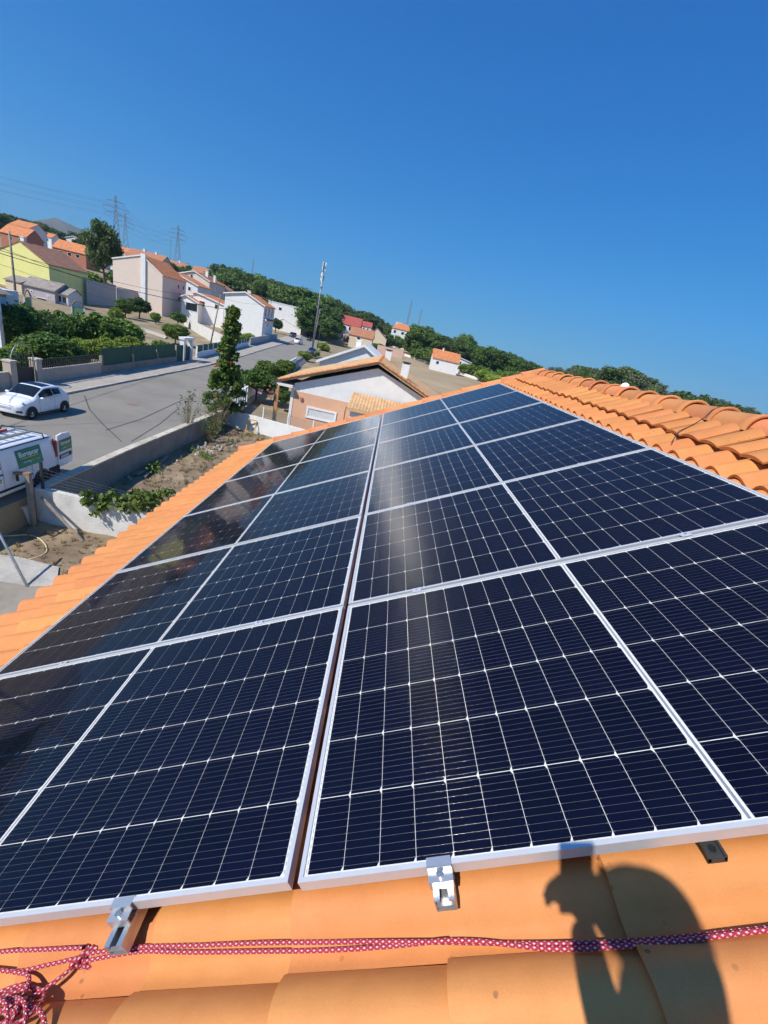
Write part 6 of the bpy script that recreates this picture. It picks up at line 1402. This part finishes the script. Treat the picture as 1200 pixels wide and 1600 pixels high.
b = MB(); b.box(-.045, -.032, -.80, -.06, .82, .99); b.build('plate_recess', MAT['plastic_black'], dro)
b = MB(); b.box(-.052, -.047, -.62, -.12, .845, .955); b.build('number_plate', MAT['plate'], dro)
b = MB(); b.box(-.05, -.034, -.86, -.80, .84, .98); b.build('latch', MAT['rim'], dro)
# ladders on the roof
def ladder(label, x0, x1, y0, y1, z, m, n, name='ladder'):
    t = thing(name, label, 'ladder', (vloc[0], vloc[1], vloc[2]), R(180))
    for x in (x0, x1): b = MB(); b.box(x - .022, x + .022, y0, y1, z, z + .075); b.build('rail', MAT[m], t)
    for i in range(n): b = MB(); yy = y0 + .15 + (y1 - y0 - .3) * i / (n - 1); b.bar((x0, yy, z + .04), (x1, yy, z + .04), .035); b.build('rung', MAT['galv'], t)
ladder('long grey aluminium ladder lying flat on the van roof bars', -.45, -.02, -1.55, 2.2, 1.925, 'galv', 13); ladder('red ladder lying on top of the aluminium ladder on the van', -.06, .34, -1.05, 2.4, 2.005, 'ladder_red', 12)
# far vehicles
q = gp(463, 537); vehicle('far_van', 'white van driving towards us at the end of the street', 'van', (q[0] + .5, q[1], q[2] + .05), R(176), VAN, 'paint_white', (1.35, -1.35), .32, VG + [('grille', 2.14, 1.99, .6, 1.6, 'plastic_black', .01)])
q = gp(484, 533); vehicle('dark_car', 'dark car following the white van at the street bend', 'car', (q[0], q[1], q[2] + .05), R(170), HATCH, 'paint_dark', (1.15, -1.15), .30, HG)
q = gp(480, 553); vehicle('parked_car', 'dark blue car parked at the right kerb by the street light', 'car', (q[0] + 1.0, q[1], q[2] + .1), R(176), HATCH, 'paint_blue', (1.15, -1.15), .30, HG)
q = gp(467, 530); vehicle('blue_truck', 'blue and white parked pickup at the left kerb of the bend', 'car', (q[0] - 2.5, q[1], q[2] + .1), R(176), VAN, 'paint_blue', (1.35, -1.35), .32, VG)

# ================================================================== people (just outside the picture, their shadows fall into it)
def skin_body(name, joints, edges, m, parent, root=0, sub=2):
    """joints: list of (pos, rx, ry); one continuous skinned surface"""
    me = bpy.data.meshes.new(name); me.from_pydata([j[0] for j in joints], edges, []); o = bpy.data.objects.new(name, me); COL.objects.link(o)
    md = o.modifiers.new('skin', 'SKIN'); md.use_smooth_shade = True
    for i, j in enumerate(joints): me.skin_vertices[0].data[i].radius = (j[1], j[2]); me.skin_vertices[0].data[i].use_root = (i == root)
    o.modifiers.new('sub', 'SUBSURF').levels = sub; o.modifiers['sub'].render_levels = sub
    dg = bpy.context.evaluated_depsgraph_get(); nm = bpy.data.meshes.new_from_object(o.evaluated_get(dg)); bpy.data.objects.remove(o)
    nm.materials.clear(); nm.materials.append(MAT[m]); nm.polygons.foreach_set('use_smooth', [True] * len(nm.polygons)); r_ = bpy.data.objects.new(name, nm); COL.objects.link(r_); r_.parent = parent; return r_
mat('cloth_navy', (0.025, 0.03, 0.05), .9, .2, 8); mat('cloth_grey', (0.10, 0.10, 0.11), .9, .2, 8); mat('skin_tone', (0.42, 0.24, 0.16), .55, .08, 6); mat('hair_dark', (0.02, 0.014, 0.01), .7, .3, 20); mat('phone_black', (0.01, 0.01, 0.011), .25, .05, 4, spec=.6); mat('boot', (0.06, 0.045, 0.03), .8, .2, 8)
def person(label, head, hands, facing, cloth, elbows=(None, None), lean=0.0):
    """head: centre of the head, hands: two world points, facing: angle of the body"""
    head = np.array(head); t = thing('person', label, 'person', tuple(float(q) for q in head)); c, s_ = math.cos(facing), math.sin(facing)
    def W(x, y, z): return (x * c - y * s_, x * s_ + y * c, z)          # body coordinates relative to the head centre (y forward)
    hl = [np.array(h) - head for h in hands]
    def roofz(dx, dy): x = head[0] + dx; return OZ + (x) * SA / CA - .11 / CA - head[2]
    J = [(W(0, -.06, -.72), .15, .11)]; E = []; keep = set()
    def add(p, r1, r2, par): J.append((tuple(float(q) for q in p), r1, r2)); E.append((par, len(J) - 1)); return len(J) - 1
    w1 = add(W(0, -.05, -.55), .135, .10, 0); ch = add(W(0, -.05, -.36), .165, .11, w1); nk = add(W(0, -.05, -.20), .07, .07, ch); hn = add(W(0, -.02, -.10), .055, .06, nk)
    for k, sd_ in enumerate((-1, 1)):
        sh_ = add(W(sd_ * .19, -.05, -.27), .065, .06, ch); hd = hl[k]; el = np.array(W(sd_ * .30, .02, -.50)); el = el * .6 + (np.array(W(sd_ * .24, .02, -.40)) + hd) * .2
        el = el if elbows[k] is None else np.array(elbows[k]) - head; e1 = add(tuple(el), .045, .045, sh_); keep.add(add(tuple(hd + (el - hd) * .12), .030, .030, e1)); keep.add(e1)
        hp2 = add(W(sd_ * .10, -.06, -.84), .105, .10, 0); fx, fy = W(sd_ * .13, -.08, 0)[:2]; fz = roofz(fx, fy)
        kn = add((fx * .95, fy + .04 * c, (fz - .84) / 2 - .02), .075, .075, hp2); an_ = add((fx, fy - .03, fz + .10), .048, .05, kn)
    def shift(p):
        dx = lean * min(.75, max(0.0, -p[2] - .10)); up_ = dx * SA / CA * min(1.0, max(0.0, (-p[2] - .8) / .75)); return (p[0] + dx, p[1], p[2] + up_)
    if lean: J = [(shift(j[0]), j[1], j[2]) if (i not in keep) else j for i, j in enumerate(J)]
    skin_body('body', J, E, cloth, t)
    # head: skull with jaw, nose, ears
    hb = MB()
    def hf(u, v):
        a = 6.2832 * u; p = math.pi * v; x, y, z = math.sin(p) * math.cos(a), math.sin(p) * math.sin(a), math.cos(p)
        k = .112 if z > -.2 else .112 + .012 * (z + .2); yy = y * .098 + (.012 if z < 0 and y > 0 else 0); xx = x * (.078 - .018 * max(0, -z))
        nz = .024 * math.exp(-((x / .22) ** 2 + ((z + .12) / .22) ** 2)) if y > 0 else 0
        ey = -.007 * math.exp(-(((abs(x) - .42) / .16) ** 2 + ((z - .08) / .12) ** 2)) if y > 0 else 0
        return W(xx, yy + nz + ey, z * k)
    hb.grid(hf, 32, 24); hd_ = hb.build('head', MAT['skin_tone'], t, smooth=True)
    for sd_ in (-1, 1):
        e_ = MB(); e_.grid(lambda u, v: W(sd_ * (.080 + .012 * math.sin(math.pi * v)), -.005 + .018 * math.sin(math.pi * v) * math.cos(6.2832 * u), .0 + .032 * math.cos(math.pi * v)), 8, 6); e_.build('ear', MAT['skin_tone'], hd_, smooth=True)
        e_ = MB(); q = W(sd_ * .031, .093, .008); e_.grid(lambda u, v: (q[0] + .011 * math.sin(math.pi * v) * math.cos(6.28 * u), q[1] + .011 * math.sin(math.pi * v) * math.sin(6.28 * u), q[2] + .009 * math.cos(math.pi * v)), 8, 6); e_.build('eye', MAT['hair_dark'], hd_, smooth=True)
    m_ = MB(); m_.grid(lambda u, v: W(.024 * math.sin(math.pi * v) * math.cos(6.28 * u), .088 + .01 * math.sin(math.pi * v) * math.sin(6.28 * u), -.062 + .006 * math.cos(math.pi * v)), 8, 6); m_.build('mouth', MAT['brick_red'], hd_, smooth=True)
    hr = MB(); hr.grid(lambda u, v: W(.086 * math.sin(2.0 * v) * math.cos(6.2832 * u), -.014 + .104 * math.sin(2.0 * v) * math.sin(6.2832 * u) * (.93 if math.sin(6.28 * u) > 0 else 1), .004 + .120 * math.cos(2.0 * v) + (.035 if math.sin(6.28 * u) > .2 and v > .7 else 0)), 24, 12); hr.build('hair', MAT['hair_dark'], hd_, smooth=True)
    # hands with five fingers each
    for k, sd_ in enumerate((-1, 1)):
        h = hl[k]; J2 = [(tuple(h + np.array(W(sd_ * .02, -.04, -.03))), .026, .018)]; E2 = []
        J2.append((tuple(h + np.array(W(sd_ * .012, 0, 0))), .036, .016)); E2.append((0, 1))
        for f_ in range(4):
            z0 = .030 - .02 * f_; ln = (.07, .078, .072, .055)[f_]; b0 = len(J2)
            J2.append((tuple(h + np.array(W(sd_ * .010, .02, z0))), .0095, .009)); E2.append((1, b0)); J2.append((tuple(h + np.array(W(sd_ * .004, .02 + ln * .5, z0 * 1.1))), .0088, .0085)); E2.append((b0, b0 + 1)); J2.append((tuple(h + np.array(W(-sd_ * ln * .45, .02 + ln * .6, z0 * 1.1))), .0075, .0075)); E2.append((b0 + 1, b0 + 2))
        b0 = len(J2); J2.append((tuple(h + np.array(W(-sd_ * .008, -.015, .03))), .011, .011)); E2.append((1, b0)); J2.append((tuple(h + np.array(W(-sd_ * .035, -.012, .05))), .009, .009)); E2.append((b0, b0 + 1))
        skin_body('hand', J2, E2, 'skin_tone', t, 1)
        fx, fy = W(sd_ * .13, -.08, 0)[:2]; fz = roofz(fx, fy) + lean * .75 * SA / CA; fx += lean * .75
        bt = MB(); bt.grid(lambda u, v: (fx + W(.05 * math.sin(math.pi * v) * math.cos(6.28 * u) * 1.0, .05 + .14 * math.cos(math.pi * v), 0)[0], fy + W(0.05 * math.sin(math.pi * v) * math.cos(6.28 * u), .05 + .14 * math.cos(math.pi * v), 0)[1], fz + .045 + max(-.045, .055 * math.sin(math.pi * v) * math.sin(6.28 * u)) + .03 * (v - .3)), 14, 10); bt.build('boot', MAT['boot'], t, smooth=True)
    return t
SUNV = SUN
RD = RW[2]                                   # viewing direction
hc = np.array(rw(.775, -.085, -.12)) + SUNV * 1.98
rgt, dwn = RW[0], RW[1]
pc = CAM - RD * .014
person('person in dark clothes holding up a phone, throwing the head shadow on the tiles', hc, (hc + np.array([.16, -.10, -.85]), pc + rgt * .005 + dwn * .10 - RD * .02), R(52), 'cloth_navy', (None, pc + np.array([.135, -.15, -.29])), lean=.42)
ph = MB(); C0 = pc + dwn * .05 + rgt * .012
cs = [C0 + rgt * a * .038 + dwn * b_ * .079 + RD * c_ * .004 for c_ in (-1, 1) for (a, b_) in ((-1, -1), (1, -1), (1, 1), (-1, 1))]
ph.hexa([tuple(q) for q in cs]); ph.build('phone', MAT['phone_black'], label='black phone held up by the person standing on the tiles', cat='phone')
h2 = np.array(rw(-1.42, .60, 0)) + SUNV * 1.72
person('person in grey work clothes standing at the eave side, arm stretched towards the panels', h2, (h2 + np.array([.30, .34, -.42]), h2 + np.array([.45, .10, -.62])), R(-20), 'cloth_grey')
# ================================================================== air
hz = MB(); hz.box(-4200, 4200, -600, 4200, -60, 430); ho = hz.build('haze', None, kind='stuff'); 
m = bpy.data.materials.new('haze'); m.use_nodes = True; n = m.node_tree.nodes; n.remove(n['Principled BSDF']); pv = n.new('ShaderNodeVolumePrincipled')
pv.inputs['Color'].default_value = (.46, .72, 1.0, 1); pv.inputs['Density'].default_value = .00015; pv.inputs['Anisotropy'].default_value = .2
m.node_tree.links.new(pv.outputs[0], n['Material Output'].inputs['Volume']); ho.data.materials.clear(); ho.data.materials.append(m)
